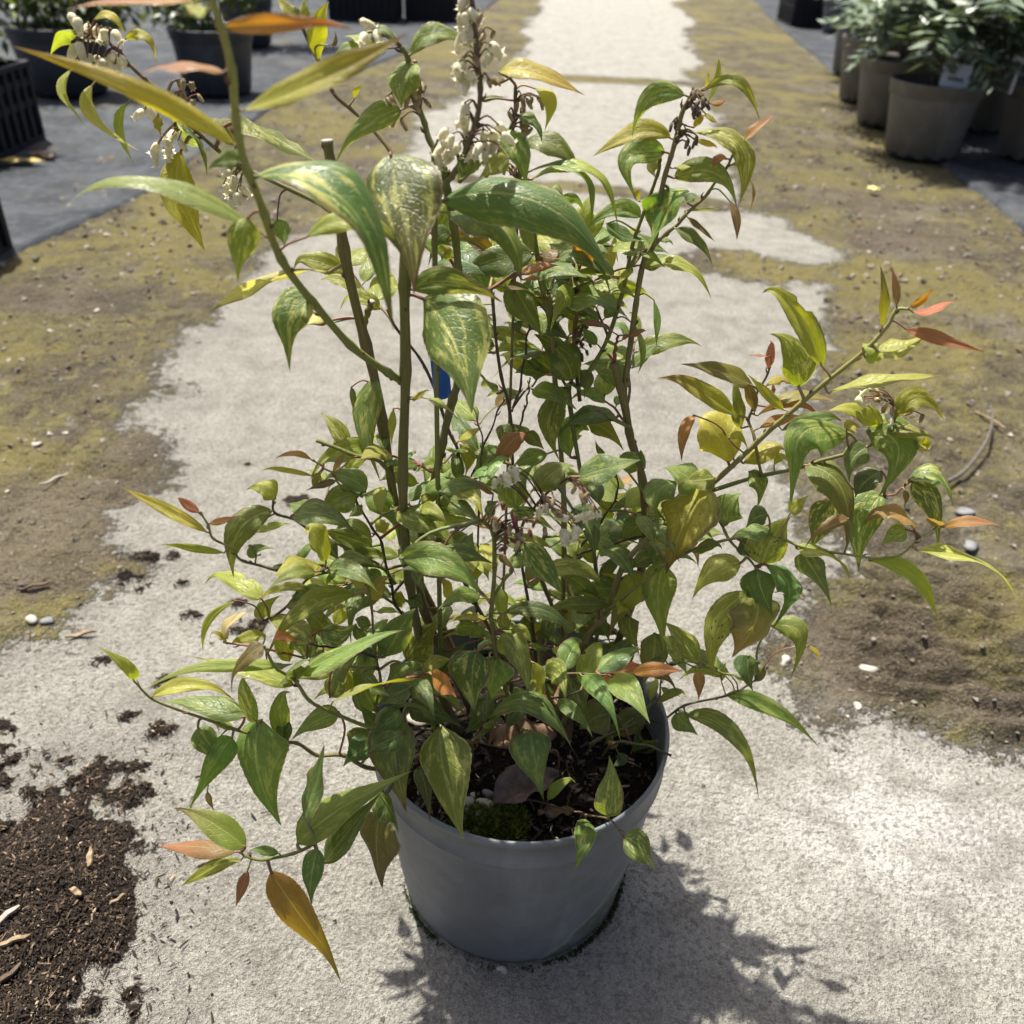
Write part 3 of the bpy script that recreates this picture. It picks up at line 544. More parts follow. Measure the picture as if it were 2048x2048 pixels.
def fallen(name, label, P, L, W, mat, yaw, curl=.2, group='fallen leaves', seed=0):
    V = []; F = []; n = 12; rs = random.Random(seed)
    for i in range(n):
        t = i/(n-1); ww = W*math.sin(math.pi*min(1, t*.97+.02)**.8)**.8
        for k in (-1, -.5, 0, .5, 1): V.append(((t-.5)*L, k*ww/2*(1+.2*(rs.random()-.5)), abs(k)*curl*ww+.12*L*(t-.5)**2+.003*math.sin(i*1.3+k*2+seed)))
    for i in range(n-1):
        for k in range(4): F.append((i*5+k, i*5+k+1, i*5+6+k, i*5+5+k))
    me = mesh(name, V, F, [mat]); o = new_obj(name, me, None, tuple(P)); o.rotation_euler.z = yaw; tag(o, label, 'leaf', group)
    md = o.modifiers.new('thick', 'SOLIDIFY'); md.thickness = .0006; return o
DRY = simple('dry_leaf', (.19, .115, .06), (.09, .05, .03), .7, .3, 60, .3); DRYY = simple('dry_yellow_leaf', (.36, .30, .07), (.24, .17, .05), .6, .3, 60, .3); PURP = simple('dead_leaf', (.075, .05, .045), (.14, .10, .09), .8, .3, 90, .6, .004)
fallen('fallen_leaf', 'yellow brown fallen leaf on the fabric beside the crate', on_z(40, 325, .016), .16, .05, DRYY, .2, seed=1)
fallen('fallen_leaf', 'dark brown fallen leaf on the fabric beside the yellow one', on_z(85, 312, .016), .12, .04, DRY, -.4, seed=2)
fallen('fallen_leaf', 'round yellow fallen leaf on the moss near the taupe pots', on_z(1748, 378, .02), .045, .04, simple('yellow_petal', (.6, .55, .2), (.5, .42, .15)), .3, .1, seed=3)
fallen('fallen_leaf', 'crumpled purple brown dead leaf on the soil at the pot front', on_z(1055, 1580, SZ+.016), .062, .036, PURP, .55, .45, seed=4)
fallen('fallen_leaf', 'brown dead leaf lying against the stems at the back of the pot', on_z(1105, 1390, SZ+.03), .085, .03, DRY, -1.1, .35, seed=5).rotation_euler = (.2, .5, -1.1)
fallen('fallen_leaf', 'tan dead leaf lying behind the green heart shaped leaf in the pot', on_z(1050, 1480, SZ+.02), .055, .035, DRY, .2, .3, seed=6)
fallen('fallen_leaf', 'small tan leaf scrap on the soil near the pot front rim', on_z(1112, 1625, SZ+.006), .03, .011, DRY, .1, .2, seed=7)
# little weed rosette in the pot
t = thing('weed_seedling', 'tiny grey green weed seedling beside the moss in the pot', 'weed', tuple(on_z(940, 1655, SZ)))
WM = leafmat('weed_leaf', (.05, .09, .05), (.09, .14, .08))
for k in range(7):
    a = k*.9; r = .007+.002*(k % 3); V, F = blob(k, .0042, 1.2, .8, .18, 1, .05); o = MB().add(V, F).build('leaf', WM, t, (r*math.cos(a), r*math.sin(a), .006+.002*(k % 2))); o.rotation_euler = (0, -.3, a)
# ---- the shrub ---------------------------------------------------------------------
STEMS = dict(  # r0, r1, colour0, colour1, "tile u v y ; ..."
 S1=(.0050, .0040, 'brn', 'grn', 'W 860 1370 0;W 800 1230 -.005;W 772 1100 -.01;W 762 900 -.015;W 763 700 -.025;W 765 540 -.04;W 763 440 -.055;W 758 395 -.06'),
 S2=(.0052, .0042, 'brn', 'olv', 'W 905 1330 .045;W 830 1180 .04;W 765 1030 .035;W 722 800 .03;W 690 650 .03;W 650 470 .03;W 626 320 .03;W 617 264 .03'),
 S2b=(.0028, .0026, 'olv', 'olv', 'B 352 1800 .03;B 375 1720 .028;B 400 1662 .026'),
 S3=(.0046, .0030, 'brn', 'grn', 'W 890 1340 .02;W 800 1150 .015;E 470 1480 .01;E 530 1200 .01;E 600 920 .01;E 662 640 .01;E 692 470 .01;B 882 1640 .01;B 872 1480 .01;B 845 1240 .005;B 815 1050 0;B 800 940 0'),
 S3a=(.0026, .0020, 'grn', 'olv', 'B 800 940 0;B 745 830 .005;B 680 680 .01;B 610 460 .01;B 600 330 .01;B 560 260 .01'),
 S3b=(.0024, .0018, 'grn', 'pur', 'B 740 1180 -.01;B 770 1080 -.012;B 850 950 -.015;B 920 820 -.02;B 965 700 -.02;B 990 490 -.02;B 980 280 -.022;B 960 100 -.024;B 940 -60 -.026'),
 S3c=(.0017, .0012, 'grn', 'pur', 'B 880 1000 .01;B 1000 900 .03;B 1120 820 .04;B 1180 620 .05;B 1190 490 .05;B 1160 430 .05'),
 S4=(.0046, .0040, 'brn', 'olv', 'W 1150 1250 .04;W 1215 1060 .05;E 1875 1150 .055;E 1800 850 .06;E 1740 560 .06;E 1700 400 .06'),
 S4r=(.0020, .0010, 'red', 'red', 'E 1700 400 .06;E 1710 300 .06;E 1725 230 .06'),
 S5=(.0030, .0018, 'olv', 'tan', 'E 1765 620 .062;E 1780 450 .064;E 1840 30 .066;C 740 1600 .066;C 800 1480 .064;C 870 1100 .06;C 930 820 .058;C 1000 560 .056;C 1050 430 .054;C 1100 340 .052'),
 S5b=(.0020, .0010, 'tan', 'grn', 'C 790 1520 .064;C 920 1400 .062;C 1040 1290 .06;C 1220 1100 .055;C 1360 910 .05;C 1420 800 .048'),
 S6=(.0026, .0014, 'grn', 'grn', 'W 1130 1150 .06;E 1420 680 .07;E 1490 540 .07;E 1660 240 .07;C 560 1900 .07;C 625 1520 .07;C 730 1260 .07;C 830 960 .066;C 850 830 .064'),
 S6b=(.0022, .0020, 'grn', 'grn', 'E 1800 820 .058;E 1690 760 .05;E 1570 690 .045'),
 S7=(.0019, .0012, 'drk', 'brn', 'W 1010 1230 .03;E 1080 1500 .04;E 1030 790 .05;E 980 500 .05;E 930 130 .05;E 900 -60 .05;B 1050 1600 .05;B 1110 1560 .045;B 1190 1500 .04'),
 S7b=(.0013, .0008, 'drk', 'drk', 'E 1040 720 .055;E 1100 540 .06;E 1130 300 .06;E 1150 160 .06;E 1060 60 .06'),
 S7c=(.0012, .0007, 'drk', 'drk', 'E 1090 830 .06;E 1140 640 .06;E 1160 500 .06'),
 S8=(.0030, .0022, 'olv', 'grn', 'W 1060 1240 .05;E 1380 1400 .06;E 1330 700 .07;E 1300 200 .07;E 1270 -20 .07;B 1400 1830 .07;B 1330 1550 .068;B 1280 1250 .065;B 1240 1180 .06'),
 S8b=(.0020, .0012, 'brn', 'red', 'E 1480 650 .075;E 1440 300 .08;E 1460 100 .08;B 1520 1560 .08;B 1510 1340 .08;B 1480 1180 .08;B 1430 1080 .08'),
 S9=(.0034, .0019, 'grn', 'yel', 'E 330 520 -.02;E 250 470 -.03;E 0 290 -.045;A 1720 1660 -.07;A 1560 1430 -.095;A 1450 1180 -.115;A 1370 950 -.13;A 1310 650 -.145;A 1270 380 -.155;A 1220 140 -.16;A 1150 -60 -.165'),
 S10=(.0042, .0012, 'brn', 'yel', 'K 600 1330 .01;K 900 500 .02;K 1130 220 .025;F 0 1520 .03;F 170 1340 .03;F 380 1160 .025;F 560 1010 .02;F 740 840 .01;F 960 640 .0;F 1150 490 -.01;F 1270 370 -.015;F 1310 290 -.015;F 1370 285 -.015'),
 S11=(.0022, .0012, 'grn', 'olv', 'F 410 1165 .022;F 620 1100 .015;F 800 1060 .01;F 950 1020 .005;F 1180 940 0;F 1290 840 0;F 1310 760 0'),
 S12=(.0018, .0010, 'olv', 'grn', 'F 380 1160 .022;F 440 1270 .0;F 480 1360 -.015;F 570 1470 -.03;F 640 1550 -.035;F 600 1660 -.04'),
 S12b=(.0016, .0008, 'olv', 'brn', 'F 660 1090 .013;F 620 900 .02;F 600 800 .03;F 640 700 .03;F 700 560 .03;F 710 520 .03'),
 S13=(.0018, .0008, 'grn', 'yel', 'K 1100 230 .02;F 260 1480 .0;F 640 1380 -.02;F 850 1430 -.03;F 1000 1460 -.03;F 1200 1490 -.03;F 1330 1470 -.03;F 1420 1390 -.03;F 1520 1335 -.03'),
 S13b=(.0016, .0008, 'olv', 'red', 'F 950 1020 .005;F 1150 1180 .0;F 1290 1180 -.005;F 1375 1120 -.005'),
 S14=(.0018, .0010, 'drk', 'drk', 'W 800 1200 -.005;D 1905 1000 -.01;D 1870 830 -.012;D 1810 610 -.015;D 1760 500 -.018;D 1650 340 -.02;D 1690 270 -.02'),
 S15=(.0017, .0010, 'grn', 'drk', 'D 1900 860 -.01;D 1800 740 -.015;D 1600 640 -.025;D 1400 540 -.035;D 1270 460 -.04;D 1130 405 -.045;D 1115 320 -.045'),
 S16=(.0019, .0011, 'grn', 'drk', 'D 1890 860 -.01;D 1820 760 -.015;D 1640 745 -.03;D 1470 780 -.04;D 1345 830 -.05;D 1220 980 -.055;D 1140 1060 -.06;D 1050 1100 -.06'),
 S16b=(.0015, .0009, 'drk', 'yel', 'D 1340 825 -.05;D 1100 765 -.06;D 930 715 -.065;D 860 650 -.07;D 740 570 -.07;D 690 480 -.07;D 650 400 -.07'),
 S16c=(.0012, .0008, 'grn', 'org', 'D 1690 300 -.02;D 1560 240 -.03;D 1500 150 -.03;D 1420 100 -.03;D 1370 60 -.03'),
 S17=(.0024, .0012, 'grn', 'grn', 'H 420 900 -.07;H 200 880 -.09;D 1750 1780 -.10;D 1550 1720 -.115;D 1350 1610 -.13;D 1250 1480 -.135;D 1130 1400 -.14;D 1060 1270 -.14'),
 S18=(.0026, .0010, 'brn', 'grn', 'H 640 1060 -.05;I 1650 600 -.07;I 1410 515 -.08;I 1230 520 -.085;I 1110 440 -.09;I 1000 425 -.09;I 720 355 -.10;I 560 300 -.10;I 340 220 -.105;I 170 150 -.11;I 60 40 -.11'),
 S19=(.0019, .0011, 'drk', 'olv', 'H 560 1020 -.04;H 300 980 -.055;H 160 900 -.06;D 1800 1500 -.06;D 1775 1300 -.06;D 1745 1000 -.06;D 1720 880 -.06'),
 S19b=(.0014, .0009, 'olv', 'red', 'D 1785 1400 -.06;D 1500 1390 -.065;D 1300 1340 -.07;D 1120 1290 -.07;D 800 1240 -.075'),
 S20=(.0026, .0018, 'brn', 'grn', 'K 300 1450 -.03;K 220 1200 -.04;K 150 900 -.05;K 50 640 -.055;H 790 420 -.06;H 780 330 -.06;H 795 100 -.065;E 935 1700 -.07;E 920 1500 -.08;E 850 1420 -.085'),
 S20b=(.0017, .0011, 'grn', 'brn', 'H 790 260 -.06;H 870 140 -.06;E 1040 1740 -.06;E 1090 1560 -.06;E 1130 1420 -.06;E 1250 1260 -.06;E 1400 1150 -.06'),
 S21=(.0022, .0012, 'drk', 'grn', 'H 330 1080 -.09;I 1700 740 -.12;I 1480 900 -.15;I 1250 1060 -.17;I 1080 1150 -.175;I 900 1190 -.175;I 780 1165 -.175;I 740 1140 -.175'),
 S22=(.0012, .0008, 'brn', 'brn', 'H 960 1380 -.06;H 1140 1415 -.075;H 1280 1460 -.09;H 1420 1480 -.105;H 1510 1580 -.13'),
 S23=(.0020, .0010, 'olv', 'drk', 'K 1000 1480 -.01;K 1300 1330 -.01;K 1500 1240 -.01;J 40 700 -.02;J 140 632 -.025;J 310 595 -.03;J 400 550 -.03;J 440 520 -.03'),
 S23b=(.0018, .0014, 'olv', 'drk', 'K 1200 1480 -.02;K 1500 1500 -.03;K 1750 1600 -.04'),
 S23c=(.0016, .0008, 'grn', 'drk', 'K 1180 1400 0;K 1480 1170 0;K 1640 1030 0;K 1650 860 0;J 80 500 0;J 60 440 0'),
 S23d=(.0032, .0030, 'brn', 'drk', 'K 1000 1200 .03;K 1350 850 .04;K 1650 760 .05;K 1932 640 .05'),
 S24=(.0024, .0012, 'brn', 'drk', 'W 960 1260 .02;E 730 1800 .03;E 690 1480 .03;E 620 1270 .035;E 690 1000 .035;E 640 840 .04;E 560 620 .04;E 450 380 .04;E 300 180 .04;E 240 60 .04'),
 S24b=(.0012, .0007, 'drk', 'drk', 'E 700 1300 .03;E 800 1100 .03;E 880 900 .03;E 960 700 .04;E 1000 640 .04'),
 S24c=(.0012, .0007, 'drk', 'tan', 'E 830 1300 .02;E 850 950 .02;E 820 760 .02;E 760 640 .025'),
 S25=(.0030, .0026, 'olv', 'olv', 'W 1020 1260 .04;K 480 450 .06;K 600 180 .07;E 1200 1700 .075;E 1260 1500 .08'),
 S25b=(.0016, .0009, 'drk', 'drk', 'E 1390 1700 .05;E 1600 1450 .06;E 1720 1250 .06;E 1710 1100 .06'),
 S25c=(.0028, .0018, 'olv', 'brn', 'K 700 1300 .0;K 1000 600 .03;E 1400 1800 .05;E 1560 1580 .055;E 1720 1430 .06;E 1850 1300 .065'),
 S26=(.0022, .0014, 'grn', 'pur', 'B 820 1280 .02;B 460 1240 .03;B 200 1180 .04;A 1740 1110 .04;A 1480 985 .04;A 1280 895 .04;A 1060 700 .035;A 900 520 .03;A 780 420 .03;A 700 340 .03;A 650 270 .03;A 560 220 .03;A 470 200 .03'),
 S27=(.0022, .0010, 'olv', 'pur', 'B 700 1300 -.01;B 590 1000 .01;B 500 830 .02;B 290 610 .03;B 175 495 .03;B 100 330 .03;B 20 170 .03;B -30 40 .03'),
 S28=(.0016, .0010, 'olv', 'pur', 'B 1210 1000 .06;B 1230 880 .07;B 1180 700 .075;B 1240 600 .08'),
 S29=(.0020, .0018, 'olv', 'grn', 'W 750 960 .01;D 1820 100 .0;D 1600 20 -.01;W 597 830 -.01'),
 S30=(.0012, .0008, 'brn', 'brn', 'H 1150 1120 -.05;H 1000 1120 -.055;H 850 1090 -.06;H 650 1050 -.06'),
)
LEAVES = [
('A', 'S9', '''1110 0 800 18 345 5 62 o
1240 150 1560 140 1945 111 112 o
1300 800 760 500 55 250 120 yo fold=.5
1232 400 1000 370 735 398 105 o
1340 610 1750 440 2256 185 165 yo
1470 1310 870 1010 350 1095 105 gl fold=.7
1410 975 1880 1090 2142 1630 225 gv dy=-.02 fold=.8
1370 1200 1330 1350 1310 1512 170 lv
1325 885 1240 880 1140 940 110 g
1690 1310 1950 1215 2256 1330 110 l
1725 1640 1600 1760 1612 1990 225 v
1140 60 1090 60 1010 0 80 yo'''),
('A', 'S26', '''960 690 1080 780 1150 930 170 dv
1310 800 1235 690 1140 640 110 u
1345 665 1530 770 1740 880 230 us
1000 830 990 1100 1142 1362 190 yu
520 110 610 82 692 195 45 y
440 190 345 195 280 305 85 yu
690 215 800 200 868 330 48 y
400 380 342 510 480 662 52 y
510 470 505 640 770 830 62 y
705 570 648 700 740 890 55 y
870 640 880 690 890 755 50 y
1530 1210 1560 1290 1570 1360 90 g'''),
('A', 'S2', '''1822 1500 1500 1530 1165 1720 125 yw
1790 1775 1660 1790 1515 1920 95 yw
1800 1790 1740 1780 1680 1800 35 b'''),
('A', 'S27', '''1765 335 1740 170 1815 0 112 y
1640 110 1580 40 1515 -30 75 l
1690 115 1680 50 1690 -30 62 l
1810 250 1850 240 1850 170 25 k'''),
('B', 'S1', '''500 850 560 1160 655 1555 420 vt dy=-.05
620 1600 850 1555 1125 1675 150 gt
470 1230 540 1260 610 1330 55 l'''),
('B', 'S3,S3b', '''780 1110 1330 1120 1735 1560 285 dg dy=-.03 fold=.15
850 1170 1120 1250 1222 1565 225 ge
980 850 920 920 870 1000 120 g
1150 870 1070 920 980 990 110 l
830 1300 770 1310 715 1430 110 d
840 1420 790 1380 750 1330 70 l
780 1170 960 1230 1050 1310 60 g'''),
('B', 'S1', '''680 1650 850 1880 950 2280 400 v dy=-.06 fold=.2'''),
('B', 'S3a,S27', '''612 302 765 180 965 278 110 gv
640 345 570 450 560 602 185 gv
560 605 380 680 190 862 145 g
345 290 260 262 172 340 80 g
400 160 480 172 540 262 60 g
390 175 320 200 245 185 85 lv
400 210 440 260 470 300 50 l
300 545 310 500 350 470 30 y'''),
('B', 'S3c,S28', '''1100 400 1280 398 1575 527 105 yo
1300 490 1378 570 1350 702 80 y
1190 640 1290 680 1340 782 70 g
1080 700 1200 830 1242 1000 155 gv
1230 790 1420 805 1555 985 125 u
1260 950 1520 940 1645 1160 70 g
1280 990 1560 915 1780 1142 85 l
1000 560 1060 545 1150 535 35 g
1080 470 1090 440 1150 450 60 b'''),
('B', 'S8,S8b,S6', '''1380 1060 1420 1040 1462 1105 60 gv
1440 1120 1520 1100 1572 1185 60 g
1290 1400 1080 1430 880 1510 185 du
1170 1550 1250 1700 1340 1835 165 u
1545 1330 1450 1370 1380 1330 135 u
1700 1520 1580 1510 1440 1522 48 l
1730 1530 1640 1460 1560 1450 88 dg
1470 1640 1650 1640 1822 1775 195 g
1490 1590 1430 1600 1370 1660 80 g
1150 1690 1240 1760 1340 1850 88 gv
1330 1400 1350 1450 1340 1540 110 b
1230 1170 1260 1330 1300 1380 70 u
1640 1900 1590 1850 1560 1800 60 g
1560 1330 1620 1390 1640 1440 70 u
1380 1780 1430 1760 1480 1740 60 d'''),
('B', 'S7', '''1200 1520 1300 1478 1432 1463 58 or
1230 1545 1290 1535 1332 1525 35 o
1010 1680 960 1650 960 1690 18 r
1110 1590 1180 1590 1260 1600 22 b
980 1800 1010 1840 1060 1830 70 l
960 1760 1010 1750 1070 1770 60 g'''),
('C', 'S5,S5b,S6', '''1040 350 770 360 632 692 165 gv
1200 310 1450 240 1622 555 98 l
890 790 600 850 692 1162 185 gv
930 680 680 640 325 835 160 yu
1110 640 1480 750 1462 1182 175 lv
960 990 1260 945 1452 1182 195 g
915 1070 890 1300 740 1542 275 gv
1060 1290 1160 1370 1285 1492 45 b
970 1380 1135 1470 1255 1635 100 u
760 1680 985 1660 1255 1812 98 l
1390 1170 1440 1300 1442 1475 68 b
1540 1000 1572 1110 1540 1240 22 b
1500 700 1600 610 1752 485 68 or
1220 400 1290 210 1300 30 48 yo
1200 290 1220 220 1226 148 24 l
1230 410 1300 412 1362 380 40 o
1200 490 1250 530 1322 582 40 yo
1110 600 1150 540 1210 480 55 yo
1130 690 1220 720 1302 742 50 y
1370 840 1300 850 1258 912 65 o
1060 1180 1110 1140 1152 1130 80 d
1390 900 1450 882 1505 965 30 l
1040 1240 1170 1235 1312 1226 26 l
440 1340 600 1440 740 1452 95 d
940 915 1030 900 1112 890 40 y
840 850 790 910 820 985 85 u
700 1400 640 1400 580 1390 48 l
700 1290 490 1250 265 1392 135 g
690 1170 670 1100 640 1080 40 yo
640 1700 570 1750 520 1830 60 l
700 1560 640 1650 600 1700 50 u
800 1930 830 2100 810 2250 55 g
870 1480 910 1470 955 1500 40 g'''),
('E', 'S1,S2,S3', '''170 505 105 800 178 1098 178 v
280 700 270 800 265 905 52 y
505 635 590 670 705 765 58 lk
400 640 455 608 518 560 40 l
270 1060 390 1048 502 1112 58 l
100 1250 230 1330 312 1512 165 gl
340 1430 600 1415 932 1442 80 yg
520 1320 440 1350 370 1340 58 l
180 1420 220 1470 262 1492 75 y
10 560 20 640 22 720 40 d'''),
('E', 'S7,S7b,S24,S24b,S8,S6b,S6', '''1040 795 1035 900 1030 1022 205 dv
1000 1040 830 960 648 1042 115 g
710 930 750 1020 740 1122 88 l
1390 560 1285 780 1342 1022 190 us
1420 1012 1445 800 1592 605 180 g
1530 800 1640 830 1765 965 125 u
1270 990 1150 1020 1040 1082 110 dg
950 600 880 540 830 452 145 d
1250 340 1080 350 925 495 145 du
1250 470 1150 450 1060 472 125 dg
1430 520 1365 360 1178 203 220 g
1140 850 1190 900 1252 962 90 u
1830 160 1885 330 1850 472 42 g
700 910 780 860 855 820 50 yb
1480 460 1530 520 1500 610 90 u
1390 545 1450 560 1520 600 90 g
820 340 880 290 940 300 70 d
900 330 860 240 820 190 80 l
880 180 850 130 900 110 50 g
1250 180 1330 200 1400 260 90 d
1060 190 1090 150 1120 140 60 d'''),
('E', 'S4r', '''1700 212 1590 150 1448 156 58 r
1800 232 1850 210 1912 184 40 r
1750 260 1780 232 1802 222 28 r
1710 290 1670 270 1640 250 22 l
1700 400 1670 360 1650 340 18 r'''),
('E', 'S20,S20b', '''1470 1140 1670 1080 1872 1030 175 g
1220 1222 1310 1110 1462 1045 165 g
1075 1335 1080 1200 1192 1058 185 gl
580 1240 750 1180 922 1242 92 g
922 1250 810 1180 690 1170 58 b
1430 1340 1540 1480 1572 1662 165 d
1030 1370 1170 1390 1322 1492 92 gv
1120 1560 1250 1720 1372 1905 155 v
1480 1560 1440 1620 1462 1682 85 l
1000 1700 1120 1680 1242 1722 98 g
890 1400 930 1330 960 1290 110 g
960 1640 1010 1690 1080 1760 45 b
330 1660 620 1690 862 1915 210 v
590 1620 760 1640 922 1700 115 d'''),
('E', 'S25,S25b,S25c,S4', '''1770 1510 1680 1480 1590 1420 110 l
1740 1860 1600 1860 1448 1872 130 gl
1740 1872 1690 1800 1608 1740 88 l
1760 1680 1680 1690 1600 1712 50 d
1930 1670 1870 1700 1798 1722 80 d
1850 1270 1790 1280 1738 1312 88 d
1840 1420 1790 1430 1750 1470 70 g
1640 1000 1600 960 1580 900 40 d
1900 1080 1880 1000 1870 960 40 d
1380 1640 1420 1700 1430 1760 60 l
1280 1640 1260 1700 1290 1780 60 l'''),
('D', 'S14,S15,S16c', '''1110 390 890 530 862 815 185 gl
1130 310 1060 240 940 252 125 l
1000 530 1100 500 1222 465 52 l
1650 290 1520 320 1383 452 185 gl
1240 420 1450 415 1642 532 170 dg
1750 620 1580 560 1390 500 165 g
1370 600 1290 680 1230 792 60 g
1380 545 1412 620 1420 702 92 y
1460 580 1490 640 1542 712 90 d
1710 270 1600 180 1418 150 135 g
1370 70 1260 25 1128 50 40 o
1500 140 1535 70 1592 0 40 ob
1380 170 1200 132 1028 110 36 l
1420 150 1390 185 1368 245 62 yk
1520 200 1430 220 1325 262 50 b
1600 70 1510 55 1430 92 48 l
1780 520 1830 490 1870 480 90 l
1680 360 1640 400 1600 430 70 g'''),
('D', 'S16,S16b', '''690 530 430 390 128 233 82 yv
640 400 560 350 488 288 62 r
700 475 780 458 882 428 45 o
800 662 620 632 385 598 52 l
1005 690 1020 640 1122 630 62 g
1002 670 975 630 945 603 48 g
1200 782 1150 750 1088 770 42 d
1830 680 1640 690 1458 792 82 gl
1550 780 1480 820 1455 902 42 g
1360 920 1190 882 982 972 60 l
1050 1085 1070 1010 1168 933 105 g
1200 1010 1270 980 1350 960 60 u
880 970 700 1090 668 1282 50 l'''),
('D', 'S19,S19b', '''800 1220 820 1120 972 1035 88 yw
1640 930 1350 1010 1085 1245 150 lk
1060 1190 930 1210 828 1252 80 l
1420 1160 1540 1180 1652 1108 140 gv
1310 1330 1280 1230 1188 1138 180 v
1420 1110 1425 1080 1440 1050 46 y
1760 970 1790 880 1862 788 105 yk
1720 890 1650 810 1568 758 80 l
1700 880 1690 800 1664 708 58 b
1480 1590 1540 1490 1602 1418 135 lv
1770 1680 1690 1480 1690 1260 145 gk
1730 1130 1680 1100 1640 1090 80 g
1500 1400 1560 1360 1600 1300 110 d
1220 1360 1160 1250 1140 1180 110 l
1780 1040 1850 1030 1930 1045 45 yg
1080 1370 1150 1390 1250 1370 50 d
820 1250 760 1180 690 1190 25 yb
1720 1250 1660 1170 1650 1110 70 dg'''),
('D', 'S17', '''1050 1260 930 1350 800 1525 98 b
1250 1515 980 1420 600 1330 112 l
1130 1400 900 1385 240 1437 84 l
1290 1440 1560 1300 1984 1110 112 gl
1275 1490 1250 1400 1400 1330 140 g
1500 1620 1750 1515 2054 1465 62 l'''),
('D', 'S18', '''215 1480 130 1370 -30 1258 88 l
335 1590 560 1510 850 1555 95 l
930 1722 680 1650 408 1600 148 gd
1010 1752 935 1560 925 1420 108 gv
1210 1862 1160 1680 1210 1490 128 gl
1540 1690 1385 1750 1228 1862 138 gl
860 1800 760 1760 690 1740 55 l'''),
('I', 'S18', '''470 340 540 440 632 572 170 dg
880 290 850 600 1008 972 325 gl fold=.2
690 400 560 590 415 862 165 g
530 750 545 810 576 872 40 b
1590 450 1500 500 1408 572 165 dg
1000 430 1010 330 940 290 110 d
1040 500 1010 470 980 440 80 d'''),
('I', 'S21', '''1110 1090 1400 850 1852 620 215 gl fold=.2 dy=.02
1285 1212 1450 990 1652 758 155 dg
1150 900 1225 700 1285 428 155 dg
1240 1120 1200 1300 1202 1482 140 dg
1640 900 1620 1130 1658 1378 225 bk
1620 740 1700 850 1772 985 150 d
775 1110 560 950 303 835 190 go
710 1140 480 1105 198 1100 118 rb
750 1190 560 1240 358 1365 88 l
940 1265 1130 1550 1412 1912 215 bo dy=-.01
790 1260 760 1360 713 1495 70 r
990 1150 890 1130 800 1118 68 g'''),
('H', 'S19,S3,S1,S14', '''190 590 270 450 358 303 165 gd
310 610 390 490 505 378 180 lv
320 640 430 630 535 558 145 d
480 742 560 610 672 472 85 d
190 790 430 735 635 902 105 ge
330 850 450 900 605 955 155 d
240 920 250 1150 312 1445 255 gk y=-.085 dy=-.035
500 970 520 1230 628 1605 270 gv fold=.25 y=-.085 dy=-.04
130 1000 80 1080 15 1182 190 d
200 1010 120 940 50 840 115 d y=-.085
270 880 200 950 100 1020 125 dg y=-.09
330 760 250 800 140 865 110 d y=-.08
60 690 140 760 235 810 95 gd y=-.09
300 1010 190 1060 90 1130 130 dg y=-.10
770 480 650 452 528 460 45 yg
750 380 640 368 540 402 40 y
560 300 540 220 490 140 60 yb
380 1200 420 1320 440 1490 90 dk y=-.08 dy=-.04
280 620 230 690 200 760 80 g
60 440 80 400 40 370 70 l
250 300 270 260 280 220 90 l
330 270 370 290 410 330 80 dg'''),
('H', 'S20,S30', '''700 560 675 720 692 905 220 dv
815 592 790 690 782 828 185 gy
800 830 730 930 638 1005 170 d
740 950 1010 835 1242 1142 135 g y=-.06 dy=-.02
1000 1000 1020 1150 1066 1362 225 g y=-.075 dy=-.02
1010 620 1042 700 1040 792 75 y
830 460 940 580 982 802 130 gv
890 440 960 460 1002 515 80 lv
830 490 870 550 922 602 80 l
850 350 1050 325 1262 472 85 d
880 430 860 375 960 350 70 l
790 980 820 920 860 880 90 dg
560 250 640 240 710 290 60 yb
690 1050 740 1000 830 1000 60 d'''),
('H', 'S22', '''1430 1470 1450 1300 1430 1130 155 v
1300 1485 1290 1620 1228 1785 118 v
1515 1580 1610 1650 1692 1772 145 gv
1090 1380 1160 1290 1265 1255 60 l'''),
('H', 'S25,S25c,S10,S23,S23c', '''1150 597 1240 750 1302 937 155 v
1430 310 1260 300 1078 322 78 u
1645 180 1520 280 1428 482 165 lb
1740 80 1700 270 1752 542 185 gl
1680 460 1670 600 1608 752 155 uk
1550 370 1550 450 1602 560 115 u
1310 510 1390 650 1472 812 105 u
1440 900 1350 930 1268 985 190 u
1640 900 1520 960 1398 1052 140 u
1800 900 1850 960 1925 1012 105 dg
1780 560 1830 620 1860 690 60 g
1500 520 1440 530 1390 530 40 g
1060 740 1100 800 1120 870 80 l
1720 760 1770 790 1830 800 35 g
1560 1080 1640 1060 1700 1050 100 d
1480 1120 1500 1160 1440 1200 70 d
1360 700 1300 640 1240 620 50 d'''),
('F', 'S10', '''950 560 830 310 638 128 118 l
840 662 815 510 718 373 158 lv
765 772 680 690 588 590 50 yl
980 690 1235 640 1525 607 80 yl
1240 370 1252 230 1233 60 46 lb
1310 270 1308 180 1283 73 40 rb
1370 280 1430 242 1492 174 36 o
1390 300 1490 288 1602 214 40 r
1360 385 1530 432 1738 497 64 ro
1220 490 1345 468 1502 388 92 l
1160 520 1220 515 1262 468 70 l
1150 470 1190 462 1222 448 50 l
760 870 900 825 1062 792 70 gl
570 1030 680 970 782 928 90 yl
500 1030 440 880 335 788 210 yl
340 800 288 880 274 1028 58 ob
370 1150 280 1080 188 1050 135 g
430 1100 350 1110 268 1110 108 l
330 1150 295 1300 180 1532 245 yk
250 1120 155 1180 172 1332 145 g
500 910 550 900 590 950 40 y
20 1080 30 1010 80 1008 90 g'''),
